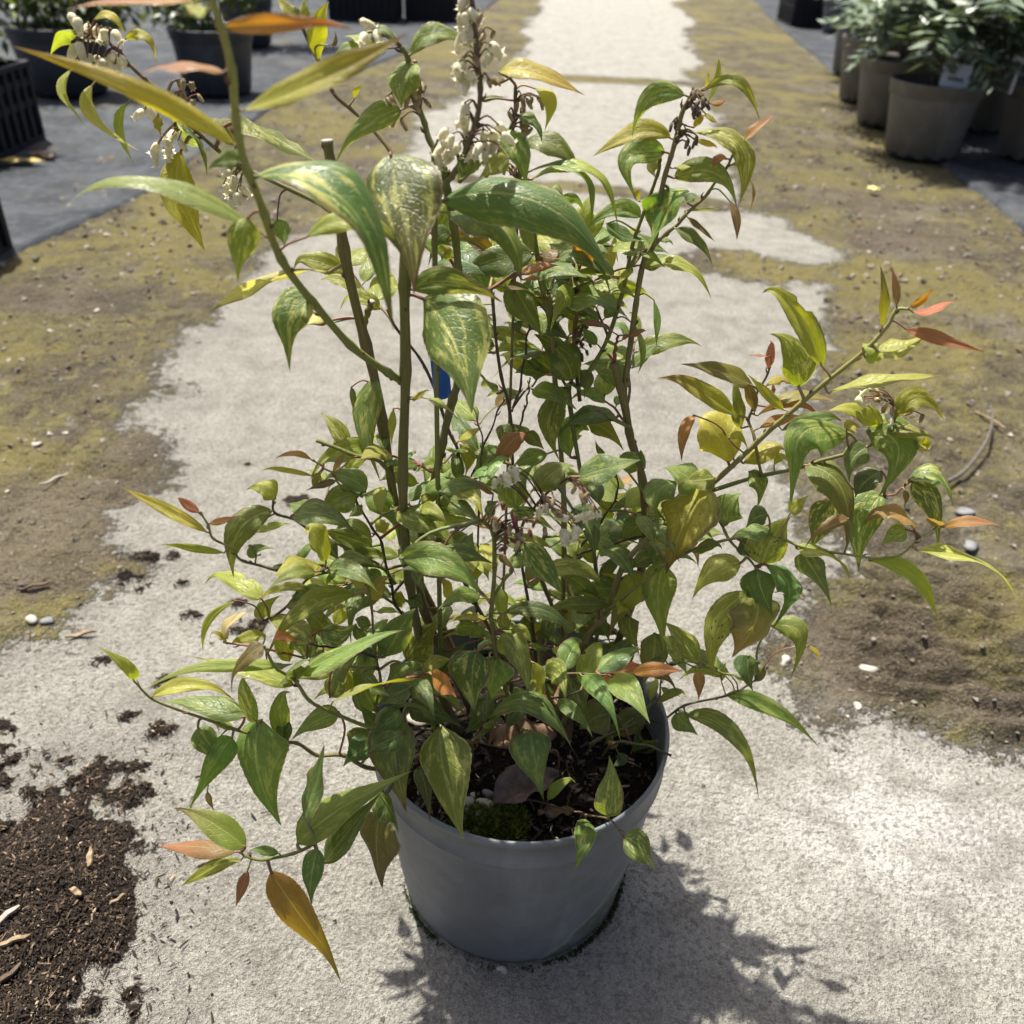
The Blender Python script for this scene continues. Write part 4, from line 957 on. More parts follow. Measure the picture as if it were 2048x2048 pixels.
('F', 'S12b', '''540 800 385 690 176 578 92 lb
600 650 440 580 265 553 92 bl
625 790 605 690 572 568 60 b
560 860 548 720 518 600 60 u
690 570 702 500 717 403 45 r
690 515 640 510 590 507 16 r
680 660 750 625 842 652 42 yb
700 760 850 708 1050 742 52 bl
640 800 790 740 962 790 42 o
650 860 760 815 862 805 52 o
720 690 715 670 718 640 20 r'''),
('F', 'S12,S13', '''495 1320 505 1240 562 1160 155 g
690 1280 640 1290 588 1332 98 d
660 1520 715 1390 805 1268 195 s
560 1510 430 1545 328 1672 140 lv
640 1540 660 1640 712 1752 165 d
680 1520 795 1640 720 1792 150 dg
860 1460 920 1560 1002 1692 118 dg
830 1440 980 1465 1098 1577 90 l
1080 1300 980 1340 868 1412 60 b
1540 1340 1650 1318 1818 1322 50 or
1540 1330 1490 1310 1455 1290 36 o
1410 1450 1640 1485 1925 1624 90 lv
1180 1500 1385 1580 1512 1792 80 l
1360 1350 1290 1380 1238 1432 90 v
1400 1360 1300 1268 1128 1292 88 ob
700 1340 600 1350 520 1370 75 g
800 1270 840 1230 887 1185 72 l
340 1460 420 1420 470 1440 60 dg
560 1400 600 1440 640 1420 90 d'''),
('F', 'S11,S13b', '''1090 890 850 890 855 1182 215 gl
1170 870 1320 960 1228 1182 205 gl
870 1040 1045 1150 1072 1425 165 uk
1310 800 1430 718 1545 832 100 l
1250 850 1110 768 968 782 80 l
1170 950 1100 1010 1080 1102 125 u
1240 1070 1160 1120 1108 1202 118 d
1240 1180 1155 1330 1130 1552 185 v
1385 1120 1485 1240 1512 1422 125 dv
1372 1110 1510 1105 1585 1242 80 gv
1000 1210 950 1320 898 1442 155 dv
1380 900 1445 945 1452 888 60 y
1260 880 1390 875 1502 905 60 l
600 1070 660 1130 638 1232 90 g
720 1040 750 1000 790 1010 40 y
1070 870 1100 840 1140 860 70 l
1350 1160 1360 1200 1345 1240 30 b'''),
('J', 'S12', '''405 175 270 300 257 518 128 s
430 180 425 300 335 432 185 uk'''),
('J', 'S23', '''490 310 612 340 583 502 90 g
310 590 480 640 672 762 70 gd
150 675 320 740 453 952 75 gd
400 430 400 500 422 582 80 d
430 535 450 490 482 448 46 b
290 530 300 490 310 450 25 u
640 390 680 420 680 450 18 y'''),
]
# clusters: stems, tile, kind, y, points
FLOWERS = [
 ('S3b', 'B', 'w', '900 12;920 20;905 100;925 90;890 110;912 195;900 220;930 170;1050 290;1060 330;885 380;870 400;912 430;900 360;930 450;930 610;905 682;910 600;890 660;930 690'),
 ('S3b', 'B', 'w', '815 742;800 800;782 872;912 800;1020 752;1000 830;1082 800;1090 722;842 885;1040 820;790 830;840 770;880 830;940 790;1060 770;1020 860;970 850;1110 770;760 880;820 850'),
 ('S3b', 'B', 'c', '1000 110;1070 210;1020 230;1040 470;960 350'),
 ('S3c', 'B', 'c', '1220 560;1250 580;1280 570;1310 560;1200 590;1230 600;1330 580'),
 ('S3c', 'B', 'c', '1180 670;1220 690;1250 720;1280 740;1150 650;1240 760'),
 ('S28', 'B', 'c', '1060 920;1100 900;1130 930;1160 950;1180 900;1040 960;1200 940'),
 ('S3a', 'B', 'c', '640 470;670 490;690 520;660 550;620 530;600 560;630 590;690 590'),
 ('S3a', 'B', 'c', '520 670;560 690;500 560;480 570'),
 ('S3a', 'B', 'w', '365 220;420 200;330 150;380 260'),
 ('S26', 'A', 'w', '405 120;390 110;430 130;440 265;425 280;515 335;490 350;590 345;570 360;610 330;575 190;550 180;600 200;640 380;500 170;540 350;660 340;630 200'),
 ('S26', 'A', 'c', '990 480;1060 500;1095 550;1020 470;1000 540;1080 590'),
 ('S26', 'A', 'w', '880 820;905 850;800 640;815 620;955 770;920 790;990 800;860 850;940 800;970 760'),
 ('S26', 'A', 'w', '1280 970;1258 1062;1312 1092;1295 1030;1250 1010;1300 1000;1270 1110;1330 1050;1240 1040'),
 ('S5', 'C', 'k', '1085 470;1120 480;1150 500;1190 440;1090 390;1205 430;1095 500;1150 530;1140 420;1170 400;1070 430;1100 350'),
 ('S5', 'C', 'k', '1110 720;1070 770;1040 650;980 690;1120 690;1060 720;950 570;930 590'),
 ('S20b', 'E', 'w', '970 1160;1060 1095;1255 1340;1440 1440;1395 1520;1468 1530;1420 1480;1600 1390;1010 1150;940 1170;990 1140;1040 1110;1410 1440;1460 1480;1370 1500;1580 1400;1230 1360'),
 ('S20b', 'E', 'c', '1300 1380;1340 1410;1500 1290;1560 1330;1240 1280;1310 1300;1450 1230;1480 1260;1530 1280;1250 1490'),
 ('S20', 'E', 'm', '980 1330;1010 1620;1000 1520;1060 1440;1130 1430;980 1560;1080 1490;1150 1500;1040 1400;1030 1560;1190 1440'),
 ('S20', 'E', 'c', '1060 1540;1100 1510;960 1480;930 1440;1090 1580;1030 1480'),
 ('S11', 'F', 'w', '1110 732;1260 805;1180 700'),
 ('S11', 'F', 'c', '1160 710;1200 690;1230 720;1220 750;1250 770;1140 740;1290 780;1380 800;1430 820'),
 ('S8b', 'E', 'k', '1500 180;1490 220;1510 260;1540 300;1470 240;1520 350;1480 290;1550 240;1500 310;1490 370;1530 200;1460 190'),
]
# ---- shrub builder ---------------------------------------------------------------
SC = dict(grn=(.16, .175, .04), olv=(.18, .155, .045), brn=(.13, .085, .04), drk=(.045, .04, .025), yel=(.33, .33, .09), tan=(.22, .18, .095), red=(.24, .06, .045), pur=(.12, .065, .06), org=(.32, .2, .05))
def stem_mat():
    n = NT('stem_bark'); c = n.attr('tint', 'Color'); uv = n.n('UVMap').outputs[0]; mp = n.n('Mapping'); mp.inputs['Scale'].default_value = (14, 3, 1); n.link(uv, mp.inputs[0])
    st = n.noise(1.0, 4, .6, mp.outputs[0]); q = n.noise(160, 3, .6, n.pos()); c2 = n.mix(n.math('MULTIPLY', n.sm(st, .4, .65), .5), c, n.mix(.7, c, (.05, .035, .018)))
    c2 = n.mix(n.math('MULTIPLY', n.sm(q, .6, .72), .5), c2, (.20, .18, .13)); n.set(col=c2, rough=.55, spec=.35, nrm=n.bump(st, .5, .0012)); return n.m
STM = stem_mat()
def leaf_mat():
    n = NT('leaf_blade'); tint = n.attr('tint', 'Color'); par = n.n('SeparateColor'); n.link(n.attr('par', 'Color'), par.inputs[0]); vari, spot, edge = par.outputs
    uv = n.n('SeparateXYZ'); n.link(n.n('UVMap').outputs[0], uv.inputs[0]); u = n.math('SUBTRACT', n.math('MULTIPLY', uv.outputs[0], 2.0), 1.0); v = uv.outputs[1]; au = n.math('ABSOLUTE', u)
    rnd = n.n('ObjectInfo').outputs['Random']; off = n.math('MULTIPLY', rnd, 47.0)
    # coordinate that runs along the side veins
    s = n.math('SUBTRACT', v, n.math('MULTIPLY', au, .22))
    co = n.n('CombineXYZ'); n.link(n.math('MULTIPLY', s, 9.0), co.inputs[0]); n.link(n.math('MULTIPLY', u, 1.6), co.inputs[1]); n.link(off, co.inputs[2]); blot = n.noise(1.0, 4, .6, co.outputs[0], .6)
    co2 = n.n('CombineXYZ'); n.link(n.math('MULTIPLY', u, 4.5), co2.inputs[0]); n.link(n.math('MULTIPLY', v, 3.2), co2.inputs[1]); n.link(off, co2.inputs[2]); big = n.noise(1.0, 5, .62, co2.outputs[0], .8)
    fine = n.noise(1.0, 3, .6, None); cof = n.n('CombineXYZ'); n.link(n.math('MULTIPLY', u, 9.0), cof.inputs[0]); n.link(n.math('MULTIPLY', v, 26.0), cof.inputs[1]); n.link(off, cof.inputs[2]); n.link(cof.outputs[0], fine.node.inputs['Vector'])
    wv = n.math('ABSOLUTE', n.math('SUBTRACT', n.math('FRACT', n.math('ADD', n.math('MULTIPLY', s, 9.0), n.math('MULTIPLY', fine, .35))), .5)); vein = n.sm(wv, .085, .0)
    vein = n.math('MULTIPLY', vein, n.sm(au, 1.0, .55)); mid = n.sm(au, .07, .015)
    ve_ = n.n('TexVoronoi', feature='DISTANCE_TO_EDGE'); ve_.inputs['Scale'].default_value = 1.0; cv = n.n('CombineXYZ'); n.link(n.math('MULTIPLY', u, 5.5), cv.inputs[0]); n.link(n.math('MULTIPLY', s, 22.0), cv.inputs[1]); n.link(off, cv.inputs[2]); n.link(cv.outputs[0], ve_.inputs['Vector']); net = n.sm(ve_.outputs['Distance'], .09, .0)
    c = n.mix(n.math('MULTIPLY', n.sm(fine, .3, .7), .35), tint, n.mix(.5, tint, (.03, .05, .012)))
    pat = n.math('MULTIPLY', n.sm(n.math('ADD', n.math('MULTIPLY', big, .62), n.math('MULTIPLY', blot, .38)), .49, .60), vari)
    c = n.mix(pat, c, n.mix(fine, (.56, .52, .19), (.38, .39, .09)))
    c = n.mix(n.math('MULTIPLY', vein, .20), c, n.mix(.5, c, (.40, .42, .16))); c = n.mix(n.math('MULTIPLY', mid, .6), c, n.mix(.6, c, (.42, .44, .17)))
    em = n.math('MULTIPLY', edge, n.sm(n.math('ADD', n.math('MAXIMUM', au, n.math('MULTIPLY', n.sm(v, .72, 1.0), 1.1)), n.math('MULTIPLY', n.math('SUBTRACT', big, .5), .5)), .82, .98)); c = n.mix(em, c, (.085, .045, .03))
    c = n.mix(n.math('MULTIPLY', n.sm(au, .93, .99), .5), c, n.mix(.6, c, (.5, .47, .22)))  # pale margin painted into the blade colour, as light caught on the toothed edge
    vo = n.n('TexVoronoi'); vo.inputs['Scale'].default_value = 1.0; co3 = n.n('CombineXYZ'); n.link(n.math('MULTIPLY', u, 4.0), co3.inputs[0]); n.link(n.math('MULTIPLY', v, 10.0), co3.inputs[1]); n.link(off, co3.inputs[2]); n.link(co3.outputs[0], vo.inputs['Vector'])
    sp = n.math('MULTIPLY', n.math('MULTIPLY', n.sm(vo.outputs['Distance'], .27, .17), n.sm(big, .44, .52)), spot); c = n.mix(sp, c, (.045, .02, .018))
    back = n.n('NewGeometry').outputs['Backfacing']; c = n.mix(n.math('MULTIPLY', back, .45), c, n.mix(.55, c, (.25, .28, .12)))
    c = n.mix(n.math('MULTIPLY', net, .16), c, n.mix(.6, c, (.03, .04, .01))); h = n.math('ADD', n.math('MULTIPLY', n.math('ADD', n.math('ADD', vein, mid), n.math('MULTIPLY', net, .6)), -.7), n.math('MULTIPLY', fine, .5))
    n.set(col=c, rough=n.math('ADD', n.math('ADD', .31, n.math('MULTIPLY', back, .3)), n.math('MULTIPLY', fine, .16)), spec=.42, nrm=n.bump(h, .4, .0012))
    t = n.n('BsdfTranslucent'); hs = n.n('HueSaturation'); hs.inputs['Saturation'].default_value = 1.25; hs.inputs['Value'].default_value = 1.7; n.link(c, hs.inputs['Color']); n.link(n.mix(.15, hs.outputs[0], (.50, .44, .02)), t.inputs[0])
    m = n.n('MixShader'); m.inputs[0].default_value = .42; n.link(n.b.outputs[0], m.inputs[1]); n.link(t.outputs[0], m.inputs[2]); n.link(m.outputs[0], n.out.inputs[0]); return n.m
LFM = leaf_mat()
PTM = NT('petiole'); PTM.set(col=PTM.attr('tint', 'Color'), rough=.45, spec=.4); PTM = PTM.m

shrub = thing('variegated_shrub', 'tall sparse variegated shrub with drooping leaves and white bells in the grey pot', 'shrub', (0, 0, SZ))
STEM = {}
def inside(p):
    r = math.hypot(p[0], p[1]); return (r < .128 and p[2] < SZ+.009) or (.116 < r < .137 and p[2] < PH+.005 and p[2] > .1) or (r < .14 and p[2] <= .12) or p[2] < .008
def clear_y(p2, y):
    for _ in range(60):
        if not inside(on_y(*p2, y)): break
        y -= .003
    return y

for nm, (r0, r1, c0, c1, pts) in STEMS.items():
    P = []
    for q in pts.split(';'):
        t, u, v, y = q.split(); P.append(on_y(*px(t, float(u), float(v)), clear_y(px(t, float(u), float(v)), float(y))))
    back = {'S23': .035, 'S23c': .03, 'S25c': .03, 'S12': .01}.get(nm)
    if back:
        P2 = []; k0 = len(P)
        for k, q in enumerate(pts.split(';')):
            t, u, v, y = q.split(); P2.append(on_y(*px(t, float(u), float(v)), float(y)+back*(1 if nm in ('S11', 'S12', 'S12b', 'S13b') else min(1, k/3))))
        P = P2
    if not any(np.linalg.norm(q[1]-P[0], axis=1).min() < .014 for q in STEM.values()) and math.hypot(P[0][0], P[0][1]) < .16:
        f_ = min(1, .075/(math.hypot(P[0][0], P[0][1])+1e-6)); P = [np.array([P[0][0]*f_, P[0][1]*f_+.01, SZ-.012])]+P
    P = catmull(P, 7); n = len(P); ph = sum(map(ord, nm)); tt = np.linspace(0, 1, n)
    wig = .0008*np.column_stack([np.sin(tt*23+ph), np.cos(tt*19+ph*2), 0*tt])*np.sin(tt*math.pi)[:, None]; P = P+wig
    R = (r0+(r1-r0)*tt)*.76; R = R*(1+.07*np.sin(tt*n*.9+ph)); node = (np.arange(n) % 7 == 0); R = R*np.where(node, 1.2, 1.0)
    seg = 10 if r0 > .003 else 7
    V, F = tube(P, R, seg); nv0 = len(V); rb = np.random.RandomState(ph)
    for i in range(5, n-2, 7):                       # leaf scars and side buds at the nodes
        T_ = P[i+1]-P[i-1]; T_ /= np.linalg.norm(T_); d_ = np.cross(T_, rb.randn(3)); d_ /= np.linalg.norm(d_); o_ = len(V); bl = .0022+.0035*rb.rand(); b0 = P[i]+d_*R[i]*.6
        V2, F2 = tube(np.array([b0, b0+(d_*.7+T_*.7)*bl*.5, b0+(d_*.5+T_*.9)*bl]), np.array([R[i]*.45+.0003, R[i]*.35+.0003, .0002]), 5); V += V2; F += [tuple(k+o_ for k in f) for f in F2]
    me = mesh('stem', V, F, [STM])
    a, b = np.array(SC[c0]), np.array(SC[c1]); col = a+(b-a)*np.repeat(tt, seg)[:, None]; col *= (1+.15*np.random.RandomState(ph).randn(n*seg, 1)*.5).clip(.6, 1.4)
    if nm in ('S2', 'S2b'): col[-seg:] = (.36, .32, .25)
    col = np.vstack([col, np.tile((.15, .07, .04), (len(V)-nv0, 1))])
    cattr(me, 'tint', np.concatenate([col, np.ones((len(col), 1))], 1))
    uvl = me.uv_layers.new(name='UVMap'); li = np.zeros(len(me.loops), np.int32); me.loops.foreach_get('vertex_index', li)
    ang = (li % seg)/seg; uvl.data.foreach_set('uv', np.column_stack([np.abs(ang-.5)*2, li//seg*.05]).astype(np.float32).ravel())
    o = new_obj('stem', me, shrub, (0, 0, -SZ)); STEM[nm] = (o, P, proj(P), R)

TY = dict(g=(.122, .182, .045), d=(.066, .108, .032), l=(.235, .26, .042), y=(.37, .33, .05), o=(.36, .19, .065), r=(.33, .125, .08), b=(.17, .105, .04), u=(.125, .14, .034), k=(.06, .035, .022))
# type -> base colour, tip colour, variegation, spots, brown edge
def spec(t):
    T = TY; mixc = lambda a, b, f=.5: tuple(np.array(T[a])*(1-f)+np.array(T[b])*f)
    S_ = dict(g=(T['g'], T['g'], .42, 0, 0), gl=(mixc('g', 'l', .35), T['g'], .42, 0, .1), gd=(mixc('g', 'd'), T['g'], .4, 0, .1), gv=(T['g'], mixc('g', 'l', .3), .9, 0, .1), gy=(mixc('g', 'l', .3), T['l'], .5, 0, 0), ge=(T['g'], T['g'], .6, .1, .8), gt=(T['g'], T['b'], .6, 0, .2), gk=(T['g'], mixc('g', 'k', .5), .35, .2, .8), go=(mixc('g', 'l', .5), T['b'], .1, 0, 0),
      d=(T['d'], T['d'], .2, 0, .1), dg=(mixc('d', 'g', .5), T['d'], .35, 0, .1), dv=(T['d'], T['g'], .9, 0, 0), du=(mixc('d', 'u', .4), T['d'], .1, 0, 0), dk=(T['d'], T['k'], .2, 0, .5),
      l=(T['l'], mixc('l', 'y', .4), .55, 0, 0), lv=(mixc('l', 'g', .4), T['l'], 1, 0, .1), lb=(T['l'], T['b'], .2, 0, .3), lk=(mixc('l', 'g', .3), T['l'], .7, .1, .95),
      y=(mixc('y', 'l', .3), T['y'], .3, 0, 0), yo=(mixc('y', 'l', .25), mixc('y', 'o', .7), .35, .25, .15), yg=(mixc('y', 'g', .6), mixc('y', 'g', .5), .9, 0, 0), yu=(mixc('y', 'u', .5), T['y'], .4, .1, .1), yw=((.42, .4, .16), (.5, .47, .27), .5, 0, .8), yv=(mixc('l', 'y', .5), T['y'], .8, 0, .2), yb=(T['y'], T['b'], .2, 0, .2), yk=(mixc('y', 'l', .35), T['b'], .4, .35, .75), yl=(mixc('y', 'l', .6), mixc('y', 'l', .3), .25, 0, 0),
      o=(T['o'], T['r'], 0, 0, 0), ob=(T['o'], T['b'], 0, 0, .2), r=(T['r'], T['r'], 0, 0, 0), rb=(T['b'], T['r'], 0, 0, 0), ro=(mixc('r', 'b', .4), T['r'], 0, 0, 0), b=(T['b'], T['b'], .1, 0, .1), bl=(mixc('b', 'l', .4), T['b'], .1, 0, .1), bo=(mixc('b', 'o', .3), mixc('b', 'l', .3), 0, 0, 0), bk=(mixc('g', 'b', .5), T['k'], .1, .2, .7),
      u=(T['u'], mixc('u', 'l', .3), .2, 0, .1), us=(T['u'], T['u'], .5, .7, .1), uk=(T['u'], T['b'], .1, .3, .5), v=(T['g'], T['g'], 1, 0, .1), vt=(mixc('g', 'u', .6), T['b'], .8, 0, .15), s=(mixc('g', 'l', .6), T['l'], .6, 1, .35), k=(T['k'], T['k'], 0, 0, 0)); S_['or'] = (T['o'], T['r'], 0, 0, 0)
    return S_.get(t) or S_[t[0]]
OV = ([0, .03, .08, .15, .25, .35, .47, .6, .72, .82, .9, .96, 1], [.05, .34, .62, .86, .98, 1, .90, .68, .43, .24, .12, .055, .0])
LA = ([0, .04, .1, .2, .3, .42, .55, .68, .8, .9, 1], [.05, .25, .5, .78, .95, 1, .92, .7, .42, .18, .0])
NR = 30; CC = np.array([-1, -.72, -.38, 0, .38, .72, 1.]); nl = 0
def make_leaf(tile, stems, row, rs):
    global nl
    tk = row.split(); bu, bv, mu, mv, tu, tv, wz = map(float, tk[:7]); ty = tk[7]; kv = {a.split('=')[0]: float(a.split('=')[1]) for a in tk[8:]}
    b2, m2, t2 = (np.array(px(tile, *q)) for q in ((bu, bv), (mu, mv), (tu, tv))); wpx = wz*TILE[tile][2]*1.06
    best = None
    for s_ in stems.split(','):
        d = np.linalg.norm(STEM[s_][2]-b2, axis=1); i = int(d.argmin())
        if best is None or d[i] < best[0]: best = (d[i], s_, i)
    so_, SP, _, SR = STEM[best[1]]; sp = SP[best[2]]
    dep = float((sp-CAM)@_f); s = FPX/dep; L2 = (np.linalg.norm(m2-b2)+np.linalg.norm(t2-m2))/s; gap = best[0]/s
    yb = kv.get('y', sp[1]+(rs.rand()-.62)*min(.5*gap+.004, .018)); down = (t2[1]-b2[1])/(np.linalg.norm(t2-b2)+1e-6)
    dy = kv.get('dy', L2*(-.40*max(down, 0)+.22*max(-down, 0)+(rs.rand()-.55)*.5*(1-abs(down)*.6)))
    ym = yb+dy*.5-.06*L2*rs.rand()
    B, M, T = on_y(*b2, clear_y(b2, yb)), on_y(*m2, clear_y(m2, ym)), on_y(*t2, clear_y(t2, yb+dy)); Cc = 2*M-(B+T)/2
    tt = np.linspace(0, 1, NR)[:, None]; P = (1-tt)**2*B+2*tt*(1-tt)*Cc+tt*tt*T; hk = np.clip((tt-.72)/.28, 0, 1)**2*L2*(.22*rs.rand()**2-.01); P = P-hk*np.array([.3*rs.randn(), .2, 1.]); G = np.gradient(P, axis=0); G /= np.linalg.norm(G, axis=1)[:, None]+1e-12
    tc = CAM-M; tc /= np.linalg.norm(tc); asp = wpx/(L2*s+1e-6); narrow = asp < .24
    Np = .62*tc+np.array([0, 0, .55])+rs.randn(3)*.32; Np /= np.linalg.norm(Np)
    Wd = np.cross(np.broadcast_to(Np, G.shape), G); Wd /= np.linalg.norm(Wd, axis=1)[:, None]+1e-9
    for i in range(1, NR):
        if Wd[i]@Wd[i-1] < 0: Wd[i] = -Wd[i]
    tw = (rs.rand()-.5)*.7*tt; Nn = np.cross(G, Wd)
    if Nn[NR//2]@Np < 0: Nn = -Nn
    Wt = Wd*np.cos(tw)+Nn*np.sin(tw); Nn = Nn*np.cos(tw)-Wd*np.sin(tw)
    q = proj(np.array([M, M+Wt[NR//2]*.001])); tan2 = (t2-b2)/(np.linalg.norm(t2-b2)+1e-6); ppm = abs(np.cross(tan2, (q[1]-q[0])/.001)); hw = min(wpx/2/max(ppm, 1), 1.6*wpx/2/s)
    prof = np.interp(tt[:, 0]**(.85+.35*rs.rand()), *(LA if narrow or ty[0] in 'ory' else OV)); ser = 1+.016*np.where(np.arange(NR) % 2, 1, -1)*(tt[:, 0] > .1)+.008*rs.randn(NR)
    asy = .12*rs.randn(); bite = np.ones((NR, 2))
    if rs.rand() < .10: i0 = rs.randint(8, 24); bite[i0:i0+rs.randint(2, 5), rs.randint(2)] = .55+.25*rs.rand()
    fold = kv.get('fold', (.42 if not narrow else .55)+.35*rs.rand()); curl = .45+.3*rs.rand(); ph = rs.rand()*6
    V = []
    for i in range(NR):
        h = hw*prof[i]
        for c in CC:
            cw = c*(ser[i] if abs(c) == 1 else 1)*(1+asy*np.sign(c))*(bite[i, int(c > 0)] if abs(c) > .6 else 1); V.append(P[i]+Wt[i]*cw*h+Nn[i]*(fold*abs(c)*h-curl*c*c*h+.13*hw*math.sin(tt[i, 0]*13+ph+c*1.9)*c*c*prof[i]))
    V = np.array(V); K = len(CC); F = [(i*K+k, i*K+k+1, i*K+K+k+1, i*K+K+k) for i in range(NR-1) for k in range(K-1)]
    # face the upper side along Nn
    a_ = V[F[90][1]]-V[F[90][0]]; b_ = V[F[90][3]]-V[F[90][0]]
    if np.cross(a_, b_)@Nn[NR//2] < 0: F = [f[::-1] for f in F]
    nb = len(V); mi = [0]*len(F)
    s0, s1, ve, se, ee = spec(ty); se = max(se, .5 if rs.rand() < .12 else 0); ee = max(ee, .7 if rs.rand() < .25 else 0); j = 1+.16*rs.randn(); j = min(max(j, .7), 1.35); col = (np.array(s0)+(np.array(s1)-np.array(s0))*np.repeat(tt**1.8, K, 0))*j*np.array([1+.10*rs.randn(), 1, 1+.1*rs.randn()]).clip(.75, 1.3)
    par = np.tile([ve*(.6+.5*rs.rand()), se, ee, 1], (nb, 1)); uv = np.column_stack([np.tile(CC*.5+.5, NR), np.repeat(tt[:, 0], K)])
    # petiole
    d0 = G[0]; pm = (sp+B)/2+np.array([0, 0, .12*gap])-d0*.15*gap; pp = np.array([sp, pm, B, P[1]])
    if np.linalg.norm(sp-B) > .0006:
        pth = catmull(pp, 4); pr = max(.0005, min(.0011, hw*.09)); PV, PF = tube(pth, np.linspace(pr*1.35, pr*.8, len(pth)), 6); F += [tuple(i+nb for i in f) for f in PF]; mi += [1]*len(PF); V = np.vstack([V, PV])
        pc = np.array([(.15, .06, .04), (.17, .15, .05), (.14, .16, .05), (.18, .085, .05)][rs.randint(4)]) if ty[0] not in 'yl' else np.array([(.25, .18, .07), (.20, .09, .05)][rs.randint(2)])
        col = np.vstack([col, np.tile(pc, (len(PV), 1))]); par = np.vstack([par, np.tile([0, 0, 0, 1], (len(PV), 1))]); uv = np.vstack([uv, np.tile([.5, .5], (len(PV), 1))])
    me = mesh('leaf', V-B, F, [LFM, PTM], mi); cattr(me, 'tint', np.concatenate([col.clip(0, .8), np.ones((len(col), 1))], 1)); cattr(me, 'par', par)
    uvl = me.uv_layers.new(name='UVMap'); li = np.zeros(len(me.loops), np.int32); me.loops.foreach_get('vertex_index', li); uvl.data.foreach_set('uv', uv[li].astype(np.float32).ravel())
    MADE.append((wpx*L2*s, me, so_, B)); nl += 1
MADE = []
rs = np.random.RandomState(42)
for tile, stems, rows in LEAVES:
    for row in rows.strip().split('\n'): make_leaf(tile, stems, row, rs)
# thin side twigs with small leaves
TILE['P'] = (0, 0, 1.0); base_names = ['S1', 'S3', 'S20', 'S24', 'S25', 'S25c', 'S14', 'S16', 'S19', 'S10', 'S23', 'S7', 'S8', 'S4', 'S15', 'S25', 'S25c', 'S14', 'S19', 'S20', 'S25b', 'S23c']; rt = np.random.RandomState(77)
for k in range(76):
    up = k >= 56
    if 30 < k < 48: continue
    bn = base_names[k % len(base_names)] if not up else ['S3', 'S7', 'S8', 'S8b', 'S6', 'S4', 'S24', 'S8', 'S7'][k % 9]; P = STEM[bn][1]; lo = P[(P[:, 2] > (.38 if up else SZ+.02)) & (P[:, 2] < (.60 if up else .46 if k % 3 else .36))]
    if len(lo) < 3: continue
    p = lo[rt.randint(len(lo))]; az = rt.rand()*6.283; L = .05+.075*rt.rand(); d = np.array([math.cos(az), .75*math.sin(az)+.22, .25+.6*rt.rand()]) if not up else np.array([math.cos(az)*.8+.15, .5*math.sin(az)+.5, .3+.6*rt.rand()]); L *= .8 if up else 1; d /= np.linalg.norm(d)
    T_ = [p+d*L*f+np.array([0, 0, -.25*L*f*f])+rt.randn(3)*.0025*f for f in np.linspace(0, 1, 6)]
    if any(inside(q) for q in T_[1:]): continue
    e2 = proj(T_[-1])
    if not ((440 < e2[0] < 1400 and e2[1] > 1000) or (600 < e2[0] < 1300 and e2[1] <= 1000)): continue
    P = catmull(T_, 3); R = np.linspace(.0012, .0006, len(P)); V, F = tube(P, R, 6); me = mesh('twig', V, F, [STM]); cA = np.array(SC[['grn', 'olv', 'drk', 'red', 'brn'][k % 5]]); cattr(me, 'tint', np.tile(np.append(cA, 1), (len(V), 1)))
    uvl = me.uv_layers.new(name='UVMap'); li = np.zeros(len(me.loops), np.int32); me.loops.foreach_get('vertex_index', li); uvl.data.foreach_set('uv', np.column_stack([li % 6/6, li//6*.05]).astype(np.float32).ravel())
    o = new_obj('twig', me, shrub, (0, 0, -SZ)); nm = f'T{k}'; STEM[nm] = (o, P, proj(P), R); nlv = rt.randint(4, 8)
    for j in range(nlv):
        f = .25+.75*j/(nlv-1); q = P[int(f*(len(P)-1))]; sd_ = 1 if j % 2 else -1; sv = np.cross(d, (0, 0, 1)); sv /= np.linalg.norm(sv)+1e-9; Lf = (.024+.03*rt.rand())*(1 if j < nlv-1 else .8); e_ = d*.6+sv*sd_*(.9 if j < nlv-1 else .1)+rt.randn(3)*.25; e_ /= np.linalg.norm(e_)
        b = q+e_*.004; m = b+e_*Lf*.5+np.array([0, 0, .05*Lf]); e = b+e_*Lf+np.array([0, 0, -.35*Lf*rt.rand()]); (bu, bv), (mu, mv), (tu, tv) = proj(b), proj(m), proj(e)
        ty = ['g', 'd', 'dg', 'gv', 'gl', 'l', 'g', 'lv', 'gd', 'gl'][rt.randint(10)] if j < nlv-2 else ['o', 'gl', 'l', 'gl', 'l', 'g', 'b', 'y', 'g', 'lv'][rt.randint(10)]
        make_leaf('P', nm, f"{bu} {bv} {mu} {mv} {tu} {tv} {Lf*(.26+.14*rt.rand())*FPX/float((q-CAM)@_f)} {ty} y={b[1]} dy={e[1]-b[1]}", rs)
